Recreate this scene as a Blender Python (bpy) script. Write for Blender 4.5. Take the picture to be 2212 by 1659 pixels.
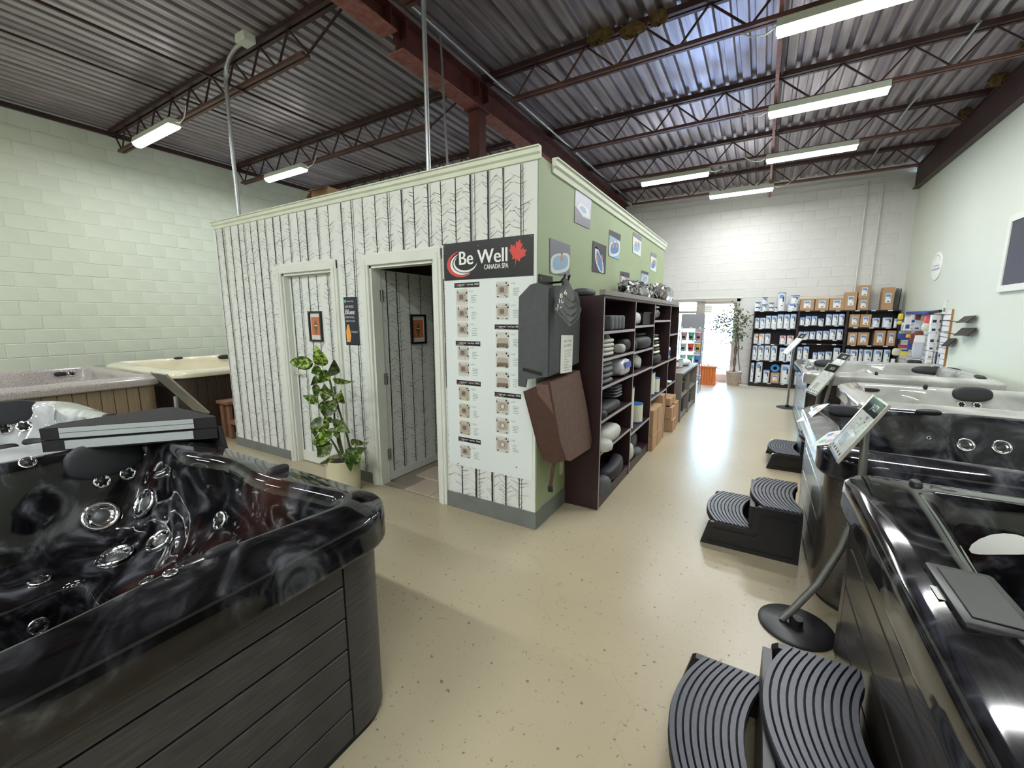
import bpy, bmesh, math, random
from mathutils import Vector, Matrix, Quaternion
from mathutils.bvhtree import BVHTree
V = Vector
rnd = random.Random(7)
PI = math.pi
for o in list(bpy.data.objects): bpy.data.objects.remove(o)
SC = bpy.context.scene
COL = SC.collection

# ------------------------------------------------------------------ camera
IMW, IMH = 2212.0, 1659.0
FPX, YAW, PITCH, ROLL = 898.088, 0.535735, -0.157016, -0.001752
CAM = V((0, 0, 1.55))
_F = V((-math.sin(YAW)*math.cos(PITCH), math.cos(YAW)*math.cos(PITCH), math.sin(PITCH)))
_r = V((math.cos(YAW), math.sin(YAW), 0)); _u = _r.cross(_F)
_R = _r*math.cos(ROLL)+_u*math.sin(ROLL); _U = -_r*math.sin(ROLL)+_u*math.cos(ROLL)
cd = bpy.data.cameras.new('camera'); cam = bpy.data.objects.new('camera', cd); COL.objects.link(cam)
cd.sensor_fit = 'HORIZONTAL'; cd.sensor_width = 36; cd.lens = FPX/IMW*36; cd.clip_start = .02; cd.clip_end = 300
cam.matrix_world = Matrix(((_R.x, _U.x, -_F.x, CAM.x), (_R.y, _U.y, -_F.y, CAM.y), (_R.z, _U.z, -_F.z, CAM.z), (0, 0, 0, 1)))
SC.camera = cam
def ray(x, y): return (_F+_R*((x-IMW/2)/FPX)-_U*((y-IMH/2)/FPX))
def PX(x, y, axis, val):           # a pixel's point on the plane axis = val
    d = ray(x, y); return CAM+d*((val-CAM[axis])/d[axis])
def depth(p): return (V(p)-CAM).dot(_F)

# ------------------------------------------------------------------ world, sun, exposure
w = bpy.data.worlds.new('world'); SC.world = w; w.use_nodes = True
nt = w.node_tree; nt.nodes.clear()
sky = nt.nodes.new('ShaderNodeTexSky'); sky.sky_type = 'NISHITA'; sky.sun_disc = False
sky.sun_elevation = math.radians(50); sky.sun_rotation = math.radians(200)
bg = nt.nodes.new('ShaderNodeBackground'); bg.inputs['Strength'].default_value = 8.5
wo = nt.nodes.new('ShaderNodeOutputWorld'); nt.links.new(sky.outputs[0], bg.inputs[0]); nt.links.new(bg.outputs[0], wo.inputs[0])
sd = bpy.data.lights.new('sun', 'SUN'); sd.energy = 42; sd.angle = .01; sd.color = (1, .96, .9)
so = bpy.data.objects.new('sun', sd); COL.objects.link(so); so.rotation_euler = (math.radians(38), 0, math.radians(25))
SC.view_settings.view_transform = 'Standard'; SC.view_settings.look = 'None'
SC.view_settings.gamma = 1; SC.view_settings.use_curve_mapping = False; SC.view_settings.exposure = 0.18
LAMP_W = 37.0

# ------------------------------------------------------------------ room numbers
XL, XR, YB, YR, ZD = -9.1, 2.396, 11.25, -5.5, 4.5
XG, YW = -1.33, 2.567            # the partition: green face and birch face
XP = -5.52; YP = 6.72; ZP = 2.60

# ------------------------------------------------------------------ materials
def lin(c):
    return tuple(((v/255)/12.92 if v/255 <= .04045 else ((v/255+.055)/1.055)**2.4) for v in c)
MATS = {}
def new_mat(name):
    m = bpy.data.materials.new(name); m.use_nodes = True
    MATS[name] = m; return m, m.node_tree, m.node_tree.nodes['Principled BSDF']
def mat(name, rgb, rough=.6, metal=0, coat=0, emit=0, spec=None, var=0, vscale=6, bump=0, bscale=60, stretch=None, alpha=1):
    m, t, b = new_mat(name); c = lin(rgb)
    b.inputs['Base Color'].default_value = (*c, 1); b.inputs['Roughness'].default_value = rough
    b.inputs['Metallic'].default_value = metal; b.inputs['Coat Weight'].default_value = coat
    b.inputs['Coat Roughness'].default_value = .04
    if spec is not None: b.inputs['Specular IOR Level'].default_value = spec
    if emit: b.inputs['Emission Color'].default_value = (*c, 1); b.inputs['Emission Strength'].default_value = emit
    if alpha < 1: b.inputs['Alpha'].default_value = alpha
    if var or bump:
        tc = t.nodes.new('ShaderNodeTexCoord'); mp = t.nodes.new('ShaderNodeMapping')
        t.links.new(tc.outputs['Object'], mp.inputs[0])
        if stretch: mp.inputs['Scale'].default_value = stretch
    if var:
        n = t.nodes.new('ShaderNodeTexNoise'); n.inputs['Scale'].default_value = vscale; n.inputs['Detail'].default_value = 5
        r = t.nodes.new('ShaderNodeValToRGB'); t.links.new(mp.outputs[0], n.inputs['Vector']); t.links.new(n.outputs['Fac'], r.inputs[0])
        r.color_ramp.elements[0].position = .3; r.color_ramp.elements[1].position = .7
        r.color_ramp.elements[0].color = (*[x*(1-var) for x in c], 1); r.color_ramp.elements[1].color = (*[min(1, x*(1+var)) for x in c], 1)
        t.links.new(r.outputs[0], b.inputs['Base Color'])
    if bump:
        n2 = t.nodes.new('ShaderNodeTexNoise'); n2.inputs['Scale'].default_value = bscale; n2.inputs['Detail'].default_value = 3
        bp = t.nodes.new('ShaderNodeBump'); bp.inputs['Strength'].default_value = bump; bp.inputs['Distance'].default_value = .01
        t.links.new(mp.outputs[0], n2.inputs['Vector']); t.links.new(n2.outputs['Fac'], bp.inputs['Height']); t.links.new(bp.outputs[0], b.inputs['Normal'])
    return m
def ramp_mat(name, stops, scale, rough, distort=0, coat=0, metal=0, detail=6, second=None, stretch=None, spec=None):
    m, t, b = new_mat(name)
    tc = t.nodes.new('ShaderNodeTexCoord'); mp = t.nodes.new('ShaderNodeMapping'); t.links.new(tc.outputs['Object'], mp.inputs[0])
    if stretch: mp.inputs['Scale'].default_value = stretch
    n = t.nodes.new('ShaderNodeTexNoise'); n.inputs['Scale'].default_value = scale; n.inputs['Detail'].default_value = detail; n.inputs['Distortion'].default_value = distort
    t.links.new(mp.outputs[0], n.inputs['Vector'])
    r = t.nodes.new('ShaderNodeValToRGB'); t.links.new(n.outputs['Fac'], r.inputs[0])
    el = r.color_ramp.elements
    while len(el) < len(stops): el.new(.5)
    for e, (p, c) in zip(el, stops): e.position = p; e.color = (*lin(c), 1)
    out = r.outputs[0]
    if second:                                  # a second, larger patch colour mixed in
        c2, sc2, lo, hi = second
        n2 = t.nodes.new('ShaderNodeTexNoise'); n2.inputs['Scale'].default_value = sc2; t.links.new(mp.outputs[0], n2.inputs['Vector'])
        mr = t.nodes.new('ShaderNodeMapRange'); mr.inputs[1].default_value = lo; mr.inputs[2].default_value = hi; t.links.new(n2.outputs['Fac'], mr.inputs[0])
        mx = t.nodes.new('ShaderNodeMix'); mx.data_type = 'RGBA'; t.links.new(mr.outputs[0], mx.inputs[0]); t.links.new(out, mx.inputs[6]); mx.inputs[7].default_value = (*lin(c2), 1)
        out = mx.outputs[2]
    t.links.new(out, b.inputs['Base Color']); b.inputs['Roughness'].default_value = rough; b.inputs['Metallic'].default_value = metal
    b.inputs['Coat Weight'].default_value = coat; b.inputs['Coat Roughness'].default_value = .03
    if spec is not None: b.inputs['Specular IOR Level'].default_value = spec
    return m

# floor: worn beige epoxy with scuffs and dark specks
m, t, b = new_mat('floor_epoxy')
tc = t.nodes.new('ShaderNodeTexCoord')
def noise(scale, detail=4, dist=0):
    n = t.nodes.new('ShaderNodeTexNoise'); n.inputs['Scale'].default_value = scale; n.inputs['Detail'].default_value = detail; n.inputs['Distortion'].default_value = dist
    t.links.new(tc.outputs['Object'], n.inputs['Vector']); return n.outputs['Fac']
def maprange(src, lo, hi, a=0, c=1):
    q = t.nodes.new('ShaderNodeMapRange'); q.inputs[1].default_value = lo; q.inputs[2].default_value = hi; q.inputs[3].default_value = a; q.inputs[4].default_value = c
    t.links.new(src, q.inputs[0]); return q.outputs[0]
def mix(fac, a, c):
    q = t.nodes.new('ShaderNodeMix'); q.data_type = 'RGBA'; t.links.new(fac, q.inputs[0])
    for s, i in ((a, 6), (c, 7)):
        if isinstance(s, tuple): q.inputs[i].default_value = (*lin(s), 1)
        else: t.links.new(s, q.inputs[i])
    return q.outputs[2]
base = mix(maprange(noise(.9, 5), .35, .65), (174, 163, 135), (181, 171, 145))
base = mix(maprange(noise(7, 6), .55, .9, 0, .2), base, (166, 152, 124))
base = mix(maprange(noise(38, 4), .665, .70, 0, .75), base, (88, 78, 66))
base = mix(maprange(noise(90, 2), .70, .73, 0, .6), base, (96, 84, 70))
vo = t.nodes.new('ShaderNodeTexVoronoi'); vo.feature = 'DISTANCE_TO_EDGE'; vo.inputs['Scale'].default_value = .42
vd = t.nodes.new('ShaderNodeVectorMath'); vd.operation = 'ADD'; ns_ = t.nodes.new('ShaderNodeTexNoise'); ns_.inputs['Scale'].default_value = 1.4; ns_.inputs['Detail'].default_value = 6
t.links.new(tc.outputs['Object'], ns_.inputs['Vector']); t.links.new(tc.outputs['Object'], vd.inputs[0]); t.links.new(ns_.outputs['Color'], vd.inputs[1]); t.links.new(vd.outputs[0], vo.inputs['Vector'])
base = mix(maprange(vo.outputs['Distance'], .0, .0028, .14, 0), base, (110, 98, 80))
base = mix(maprange(noise(16, 2, 3), .70, .72, 0, .5), base, (105, 92, 80))
t.links.new(base, b.inputs['Base Color'])
t.links.new(maprange(noise(3, 5), .3, .7, .28, .31), b.inputs['Roughness'])
bp = t.nodes.new('ShaderNodeBump'); bp.inputs['Strength'].default_value = .04; bp.inputs['Distance'].default_value = .01
t.links.new(noise(9, 3), bp.inputs['Height']); t.links.new(bp.outputs[0], b.inputs['Normal'])

mat('block_green', (205, 213, 196), .55, var=.05, vscale=1.2, bump=.35, bscale=90)
mat('block_white', (214, 214, 210), .6, var=.05, vscale=1.2, bump=.35, bscale=90)
mat('mortar_green', (168, 178, 158), .8); mat('mortar_white', (176, 176, 172), .8)
mat('wall_pale', (208, 214, 200), .55, var=.03, vscale=.8)
mat('green_paint', (158, 172, 136), .6, var=.05, vscale=2)
mat('wallpaper', (222, 226, 220), .6); mat('print_dark', (38, 38, 40), .6); mat('print_mid', (120, 122, 122), .6); mat('print_soft', (176, 180, 178), .6)
mat('trim_white', (218, 222, 212), .45, var=.04, vscale=3); mat('trim_cream', (214, 220, 200), .5, var=.05, vscale=5)
mat('base_grey', (112, 118, 114), .5, var=.08, vscale=8); mat('dark_gap', (24, 22, 22), .8)
ramp_mat('deck_steel', [(.25, (118, 110, 114)), (.5, (158, 149, 154)), (.75, (196, 188, 194))], 2.2, .34, metal=.55, stretch=(6, .35, 1), detail=8)
ramp_mat('primer_red', [(.3, (64, 30, 26)), (.7, (98, 48, 42))], 4, .5, detail=5)
ramp_mat('joist_red', [(.3, (66, 38, 34)), (.7, (104, 68, 60))], 4, .45, detail=5)
ramp_mat('primer_dark', [(.3, (44, 24, 24)), (.7, (66, 38, 36))], 4, .5, detail=5)
ramp_mat('primer_pink', [(.3, (128, 70, 62)), (.7, (164, 110, 98))], 14, .6, detail=6)
mat('galv', (176, 180, 180), .35, .85, var=.1, vscale=12); mat('lamp_housing', (206, 214, 200), .5); mat('lamp_lens', (255, 255, 250), .4, emit=14)
mat('insulation', (100, 78, 46), .95, var=.3, vscale=20, bump=1, bscale=40)
mat('chrome', (225, 228, 230), .08, 1); mat('steel_grey', (150, 152, 150), .35, .7); mat('black_plastic', (26, 26, 28), .38, var=.1, vscale=20)
mat('step_grey', (74, 76, 86), .42, var=.1, vscale=60); mat('step_groove', (20, 20, 22), .7)
ramp_mat('shell_black', [(.40, (9, 9, 10)), (.50, (22, 22, 25)), (.58, (42, 43, 46)), (.72, (84, 86, 91))], 4.6, .06, distort=2.2, coat=0, second=((70, 40, 31), 1.6, .58, .80), spec=.5)
ramp_mat('shell_grey', [(.36, (22, 22, 26)), (.48, (40, 40, 46)), (.58, (70, 71, 78)), (.72, (112, 114, 120))], 4, .07, distort=2, coat=0, spec=.5)
ramp_mat('shell_white', [(.3, (146, 147, 142)), (.55, (172, 173, 168)), (.8, (190, 191, 186))], 2, .1, distort=1.5, coat=1)
ramp_mat('shell_marble', [(.3, (140, 146, 148)), (.5, (176, 180, 180)), (.7, (202, 206, 206))], 2.4, .08, distort=2.2, coat=1)
ramp_mat('shell_stone', [(.35, (128, 122, 118)), (.5, (164, 157, 152)), (.7, (192, 186, 182))], 120, .3, coat=.3, detail=3)
mat('shell_cream', (228, 222, 196), .15, coat=.8, var=.03)
ramp_mat('plank_dark', [(.3, (40, 40, 42)), (.6, (58, 58, 60)), (.8, (76, 76, 77))], 9, .42, stretch=(1, 1, 14), detail=6)
ramp_mat('plank_brown', [(.3, (44, 34, 28)), (.7, (64, 50, 42))], 9, .42, stretch=(14, 14, 1), detail=5)
ramp_mat('plank_tan', [(.3, (112, 97, 76)), (.7, (136, 119, 95))], 6, .5, stretch=(14, 14, 1), detail=5)
ramp_mat('plank_gloss', [(.3, (40, 36, 34)), (.7, (60, 55, 52))], 9, .27, stretch=(1, 1, 14), detail=6, coat=.2, spec=.8)
mat('pillow_black', (40, 42, 46), .6, var=.1, vscale=40); mat('pillow_grey', (92, 94, 98), .7, var=.08, vscale=60); mat('pillow_white', (190, 192, 184), .6, var=.05, vscale=30)
mat('rubber_black', (30, 30, 32), .55); mat('nozzle', (78, 80, 82), .4, .4)
mat('vinyl_black', (26, 26, 28), .75, bump=.25, bscale=160); mat('vinyl_grey', (176, 184, 184), .6, bump=.3, bscale=160)
mat('cover_grey', (76, 78, 81), .65, var=.08, vscale=30, bump=.3, bscale=220); mat('cover_brown', (108, 84, 76), .65, var=.14, vscale=26, bump=.3, bscale=220)
mat('pad_grey', (108, 110, 112), .7, var=.1, vscale=40, bump=.3, bscale=220)
mat('cover_brown_dark', (74, 50, 40), .65, var=.12, vscale=26, bump=.3, bscale=220)
mat('bookcase', (50, 30, 34), .4, var=.12, vscale=5, stretch=(1, 1, .2)); mat('shelf_edge', (168, 160, 164), .5); mat('shelf_black', (34, 22, 26), .5)
mat('cardboard', (180, 146, 112), .8, var=.06, vscale=6); mat('cardboard_dark', (152, 118, 86), .8)
mat('label_white', (232, 234, 236), .5); mat('label_blue', (110, 150, 205), .5); mat('label_dark', (30, 32, 40), .5); mat('label_red', (214, 84, 50), .5); mat('label_orange', (236, 164, 70), .5)
mat('filter_white', (222, 228, 236), .55, var=.03, vscale=30); mat('filter_cap', (62, 110, 178), .4); mat('filter_cream', (216, 218, 196), .6)
mat('blue_ring', (64, 142, 206), .4); mat('paper', (230, 232, 226), .8, spec=.1); mat('banner_black', (30, 30, 32), .35, var=.2, vscale=5); mat('vinyl_poster', (224, 232, 230), .35)
mat('logo_red', (214, 72, 62), .5); mat('logo_white', (236, 238, 236), .5); mat('text_grey', (120, 124, 126), .6); mat('text_black', (18, 18, 20), .6)
mat('thumb_light', (206, 206, 198), .5); mat('thumb_mid', (176, 166, 154), .5); mat('thumb_dark', (118, 104, 92), .5); mat('thumb_olive', (196, 188, 160), .5)
mat('navy', (26, 30, 48), .4); mat('frame_black', (20, 18, 18), .35); mat('header_black', (22, 21, 21), .8, spec=.1); mat('art_orange', (196, 116, 78), .6); mat('art_mat', (214, 212, 204), .6); mat('art_olive', (104, 96, 62), .6)
mat('photo_blue', (92, 130, 190), .4); mat('photo_sky', (150, 180, 210), .4); mat('photo_grey', (126, 122, 138), .4); mat('photo_lilac', (190, 192, 208), .4); mat('photo_skin', (190, 146, 128), .5); mat('photo_white', (222, 226, 224), .4); mat('photo_dark', (52, 52, 66), .4); mat('photo_pink', (190, 150, 168), .4)
ramp_mat('leaf', [(.40, (38, 66, 18)), (.52, (84, 118, 34)), (.62, (178, 196, 96))], 34, .35, distort=.8, detail=4)
ramp_mat('leaf_dark', [(.40, (32, 50, 18)), (.54, (70, 96, 34)), (.64, (152, 164, 84))], 34, .35, distort=.8, detail=4)
mat('stem', (72, 84, 44), .5); mat('pot_cream', (216, 212, 178), .45); mat('soil', (52, 42, 34), .95, bump=1, bscale=60)
ramp_mat('ficus_leaf', [(.4, (40, 52, 34)), (.6, (92, 108, 74))], 20, .4); mat('bark', (104, 84, 70), .8, bump=.8, bscale=60)
ramp_mat('wicker', [(.4, (150, 132, 118)), (.6, (198, 184, 170))], 60, .7, stretch=(1, 1, 2.4)); mat('planter_orange', (206, 112, 52), .55, var=.12, vscale=8, stretch=(8, 8, 1))
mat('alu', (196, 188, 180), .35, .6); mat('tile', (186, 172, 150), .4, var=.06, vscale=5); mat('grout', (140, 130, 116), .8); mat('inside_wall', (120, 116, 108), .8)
mat('wire', (150, 156, 176), .3, .8); mat('sign_grey', (150, 152, 160), .5); mat('bucket_green', (112, 190, 160), .4); mat('bucket_pink', (206, 160, 160), .4); mat('bucket_red', (226, 96, 92), .4); mat('bucket_yellow', (216, 186, 92), .4); mat('bucket_blue', (96, 160, 220), .4); mat('bucket_mint', (170, 214, 200), .4)
mat('cabinet_grey', (128, 124, 118), .5, var=.05, vscale=4); mat('slat_white', (222, 224, 224), .4); mat('wood_edge', (176, 122, 66), .6)
mat('pack_blue', (52, 78, 150), .4); mat('pack_grey', (176, 176, 172), .5); mat('pack_clear', (198, 200, 210), .25); mat('pack_red', (176, 66, 64), .5); mat('pack_yellow', (226, 206, 84), .5); mat('pack_brown', (120, 66, 54), .5)
ramp_mat('foil', [(.42, (28, 28, 30)), (.5, (120, 120, 120)), (.6, (206, 206, 206))], 26, .18, metal=.7, distort=2)
mat('wood_raw', (122, 88, 66), .7, var=.14, vscale=8, stretch=(8, 1, 8)); mat('wood_plank_grey', (138, 132, 130), .6, var=.15, vscale=10, stretch=(8, 1, 8))
mat('asphalt', (168, 174, 188), .9, var=.08, vscale=2); mat('car_silver', (168, 176, 190), .25, .6, coat=1); mat('car_blue', (140, 158, 196), .25, .5, coat=1); mat('tyre', (40, 40, 42), .7); mat('car_glass', (60, 72, 88), .05)
ramp_mat('tree_green', [(.4, (128, 150, 112)), (.6, (176, 192, 150))], 8, .8)
# clear glass and clear acrylic: a little reflection over transparency
for nm, tint in (('glass', (.97, .99, .98, 1)), ('acrylic', (.96, .97, .97, 1))):
    m, t, b = new_mat(nm); t.nodes.remove(b); out = t.nodes['Material Output']
    tr = t.nodes.new('ShaderNodeBsdfTransparent'); tr.inputs[0].default_value = tint
    gl = t.nodes.new('ShaderNodeBsdfGlossy'); gl.inputs['Roughness'].default_value = .03
    ms = t.nodes.new('ShaderNodeMixShader'); ms.inputs[0].default_value = .012; t.links.new(tr.outputs[0], ms.inputs[1]); t.links.new(gl.outputs[0], ms.inputs[2]); t.links.new(ms.outputs[0], out.inputs[0])

# ------------------------------------------------------------------ building helpers
WLOC = {}
def tag(o, label=None, cat=None, group=None, kind=None):
    if label: o['label'] = label
    if cat: o['category'] = cat
    if group: o['group'] = group
    if kind: o['kind'] = kind
    return o
def thing(name, label, cat, loc=(0, 0, 0), group=None, rz=0):
    o = bpy.data.objects.new(name, None); COL.objects.link(o); o.location = loc; o.rotation_euler = (0, 0, rz); o.empty_display_size = .1
    WLOC[o] = V(loc); return tag(o, label, cat, group)
class MB:
    def __init__(s): s.v = []; s.f = []; s.m = []; s.cur = 0
    def add(s, vs, fs):
        k = len(s.v); s.v += [tuple(p) for p in vs]; s.f += [tuple(i+k for i in f) for f in fs]; s.m += [s.cur]*len(fs); return s
    def box(s, x0, x1, y0, y1, z0, z1):
        if x0 > x1: x0, x1 = x1, x0
        if y0 > y1: y0, y1 = y1, y0
        if z0 > z1: z0, z1 = z1, z0
        return s.add([(x0, y0, z0), (x1, y0, z0), (x1, y1, z0), (x0, y1, z0), (x0, y0, z1), (x1, y0, z1), (x1, y1, z1), (x0, y1, z1)],
                     [(3, 2, 1, 0), (4, 5, 6, 7), (0, 1, 5, 4), (1, 2, 6, 5), (2, 3, 7, 6), (3, 0, 4, 7)])
    def rbox(s, x0, x1, y0, y1, z0, z1, r=.01, seg=2):
        bm = bmesh.new(); bmesh.ops.create_cube(bm, size=1)
        for v in bm.verts: v.co = V(((x0+x1)/2+v.co.x*(x1-x0), (y0+y1)/2+v.co.y*(y1-y0), (z0+z1)/2+v.co.z*(z1-z0)))
        bmesh.ops.bevel(bm, geom=bm.edges[:], offset=r, segments=seg, affect='EDGES', profile=.5)
        s.frombm(bm); return s
    def frombm(s, bm):
        bm.verts.index_update(); s.add([v.co for v in bm.verts], [[v.index for v in f.verts] for f in bm.faces]); bm.free()
    def obox(s, p0, p1, w, h, up=(0, 0, 1)):          # a bar from p0 to p1
        p0, p1 = V(p0), V(p1); d = (p1-p0).normalized(); up = V(up)
        if abs(d.dot(up)) > .98: up = V((0, 1, 0)) if abs(d.y) < .9 else V((1, 0, 0))
        sd = d.cross(up).normalized()*w/2; u2 = sd.cross(d).normalized()*h/2
        c = [-sd-u2, sd-u2, sd+u2, -sd+u2]
        return s.add([p0+q for q in c]+[p1+q for q in c], [(3, 2, 1, 0), (4, 5, 6, 7), (0, 1, 5, 4), (1, 2, 6, 5), (2, 3, 7, 6), (3, 0, 4, 7)])
    def tube(s, pts, r, n=8, cap=True):
        pts = [V(p) for p in pts]; R = r if isinstance(r, (list, tuple)) else [r]*len(pts)
        rings = []; pu = None
        for i, p in enumerate(pts):
            d = ((pts[min(i+1, len(pts)-1)]-pts[max(i-1, 0)])).normalized()
            if pu is None: pu = V((0, 0, 1)) if abs(d.z) < .9 else V((1, 0, 0))
            a = d.cross(pu).normalized(); pu = a.cross(d).normalized()
            rings.append([p+(a*math.cos(2*PI*k/n)+pu*math.sin(2*PI*k/n))*R[i] for k in range(n)])
        vs = [q for g in rings for q in g]; fs = []
        for i in range(len(pts)-1):
            for k in range(n): fs.append((i*n+k, i*n+(k+1) % n, (i+1)*n+(k+1) % n, (i+1)*n+k))
        if cap: fs.append(tuple(range(n-1, -1, -1))); fs.append(tuple((len(pts)-1)*n+k for k in range(n)))
        return s.add(vs, fs)
    def cyl(s, p0, p1, r, n=16): return s.tube([p0, p1], r, n)
    def lathe(s, prof, c=(0, 0, 0), n=24, axis=(0, 0, 1), sx=1, sy=1):   # prof: (radius, height)
        q = V((0, 0, 1)).rotation_difference(V(axis)); c = V(c); vs = []; fs = []
        for (r, h) in prof:
            for k in range(n): vs.append(c+q @ V((r*sx*math.cos(2*PI*k/n), r*sy*math.sin(2*PI*k/n), h)))
        for i in range(len(prof)-1):
            for k in range(n): fs.append((i*n+k, i*n+(k+1) % n, (i+1)*n+(k+1) % n, (i+1)*n+k))
        if prof[0][0] > 1e-6: fs.append(tuple(range(n-1, -1, -1)))
        if prof[-1][0] > 1e-6: fs.append(tuple((len(prof)-1)*n+k for k in range(n)))
        return s.add(vs, fs)
    def prism(s, poly, ext):                     # poly: 3D outline, ext: extrusion vector
        n = len(poly); e = V(ext); p = [V(q) for q in poly]
        return s.add(p+[q+e for q in p], [tuple(range(n-1, -1, -1)), tuple(range(n, 2*n))]+[(k, (k+1) % n, n+(k+1) % n, n+k) for k in range(n)])
    def poly(s, pts): return s.add(pts, [tuple(range(len(pts)))])
    def super(s, c, a, b, h, e1=.5, e2=.5, rot=None, nu=20, nv=10):    # superellipsoid cushion
        c = V(c); vs = []; fs = []
        sg = lambda x, e: math.copysign(abs(x)**e, x)
        for j in range(nv+1):
            ph = -PI/2+PI*j/nv
            for i in range(nu):
                th = 2*PI*i/nu
                p = V((a*sg(math.cos(ph), e1)*sg(math.cos(th), e2), b*sg(math.cos(ph), e1)*sg(math.sin(th), e2), h*sg(math.sin(ph), e1)))
                vs.append(c+(rot @ p if rot else p))
        for j in range(nv):
            for i in range(nu): fs.append((j*nu+i, j*nu+(i+1) % nu, (j+1)*nu+(i+1) % nu, (j+1)*nu+i))
        return s.add(vs, fs)
    def build(s, name, m, parent=None, smooth=0, world=True):
        me = bpy.data.meshes.new(name)
        off = WLOC.get(parent, V((0, 0, 0))) if (parent and world) else V((0, 0, 0))
        me.from_pydata([(a-off.x, b-off.y, c-off.z) for a, b, c in s.v], [], s.f)
        for q in (m if isinstance(m, (list, tuple)) else [m]): me.materials.append(MATS[q])
        if any(s.m): me.polygons.foreach_set('material_index', s.m)
        bm = bmesh.new(); bm.from_mesh(me); bmesh.ops.recalc_face_normals(bm, faces=bm.faces); bm.to_mesh(me); bm.free()
        if smooth: me.shade_smooth(); me.set_sharp_from_angle(angle=math.radians(smooth))
        me.update()
        o = bpy.data.objects.new(name, me); COL.objects.link(o)
        if parent: o.parent = parent
        WLOC[o] = V(off); return o
def struct(name, mb, m, parent=None, smooth=0):
    o = mb.build(name, m, parent, smooth)
    if not parent: o['kind'] = 'structure'
    return o
def inst(me_obj, name, parent, loc=(0, 0, 0), rot=None, scale=None):     # a child that shares mesh data
    o = bpy.data.objects.new(name, me_obj.data); COL.objects.link(o); o.parent = parent; o.location = loc
    if rot is not None: o.rotation_mode = 'QUATERNION'; o.rotation_quaternion = rot
    if scale is not None: o.scale = scale
    WLOC[o] = WLOC.get(parent, V((0, 0, 0))); return o
def copy_tree(o, parent=None):
    c = o.copy(); COL.objects.link(c); c.parent = parent; WLOC[c] = WLOC.get(o, V((0, 0, 0)))
    for ch in list(KIDS.get(o, o.children)): copy_tree(ch, c)
    return c
KIDS = {}
# lettering: every string is made once, up front, as a mesh one unit high
TXT = {}
def texts(strings):
    obs = []
    for s_ in strings:
        cu = bpy.data.curves.new('t', 'FONT'); cu.body = s_; cu.size = 1; cu.resolution_u = 3
        o = bpy.data.objects.new('t', cu); COL.objects.link(o); obs.append((s_, o))
    dg = bpy.context.evaluated_depsgraph_get()
    for s_, o in obs:
        me = bpy.data.meshes.new_from_object(o.evaluated_get(dg))
        vs = [v.co.copy() for v in me.vertices]; fs = [tuple(p.vertices) for p in me.polygons]
        x0 = min(v.x for v in vs); x1 = max(v.x for v in vs)
        TXT[s_] = (vs, fs, x0, x1)
        bpy.data.meshes.remove(me); cu = o.data; bpy.data.objects.remove(o); bpy.data.curves.remove(cu)
def lettering(mb, s_, o, right, up, height, width=None, align='L', shear=0, bold=0):     # height: cap height
    vs, fs, x0, x1 = TXT[s_]; o, right, up = V(o), V(right).normalized(), V(up).normalized()
    sc = height/.70; sx = sc
    if width: sx = width/max(1e-6, (x1-x0))
    off = -x0 if align == 'L' else (-(x0+x1)/2 if align == 'C' else -x1)
    nrm = right.cross(up)
    for k in range(2 if bold else 1):
        mb.add([o+right*((v.x+off)*sx+shear*v.y*sc+k*bold)+up*(v.y*sc)+nrm*(k*.0002) for v in vs], fs)
    return mb
# ------------------------------------------------------------------ floor, walls, ceiling
texts(['Be Well', 'CANADA SPA', 'O', 'S', 'riginal', 'eries 300', 'eries 400', 'eries 500C', 'eries 500', 'eries 600', 'eries 700', 'made in Canada',
       'HOT TUB', 'COVERS', 'CUSTOM SIZES', 'ALL TYPES', 'HEAVY DUTY', 'VINYL', 'LOCKING', 'STRAPS', 'INSULATED CORE', 'IN STOCK', '6', '8', '10', '12', '14',
       'Blues', 'FESTIVAL', 'LIVE MUSIC', 'Toronto Trust', 'AUGUST 9-18, 2019', 'In the park', 'Accessories', 'Replacement', 'JAZZI', '450', 'FILTER', 'PLUS',
       'C/347', 'C/354', 'C/364', 'C/447', 'C/480', 'C/550C', 'C/567C', 'C/578C', 'C/547', 'C/565', 'C/575', 'C/647', 'C/665', 'C/681', 'C/747', 'C/765', 'C/782', 'OPEN', 'HOURS'])
struct('floor', MB().box(XL-.2, XR+.2, YR-.2, YB+.25, -.1, 0), 'floor_epoxy')
wl = struct('wall_left', MB().box(XL-.2, XL-.005, YR, YB, 0, ZD+.12), 'block_green')
DX0, DX1, DZ = -2.2, -.46, 2.0            # entrance opening in the back wall
wb = struct('wall_back', MB().box(XL, DX0, YB+.005, YB+.2, 0, 4.3).box(DX1, XR+.2, YB+.005, YB+.2, 0, 4.3).box(DX0, DX1, YB+.005, YB+.2, DZ, 4.3).box(XL, XR+.2, YB+.06, YB+.2, 4.3, ZD+.12), ['block_white'])
wr = struct('wall_right', MB().box(XR, XR+.2, YR, YB, 0, ZD+.12), 'wall_pale')
struct('wall_rear', MB().box(XL, XR, YR-.2, YR, 0, ZD+.12), 'wall_pale')
proto = None
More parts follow.
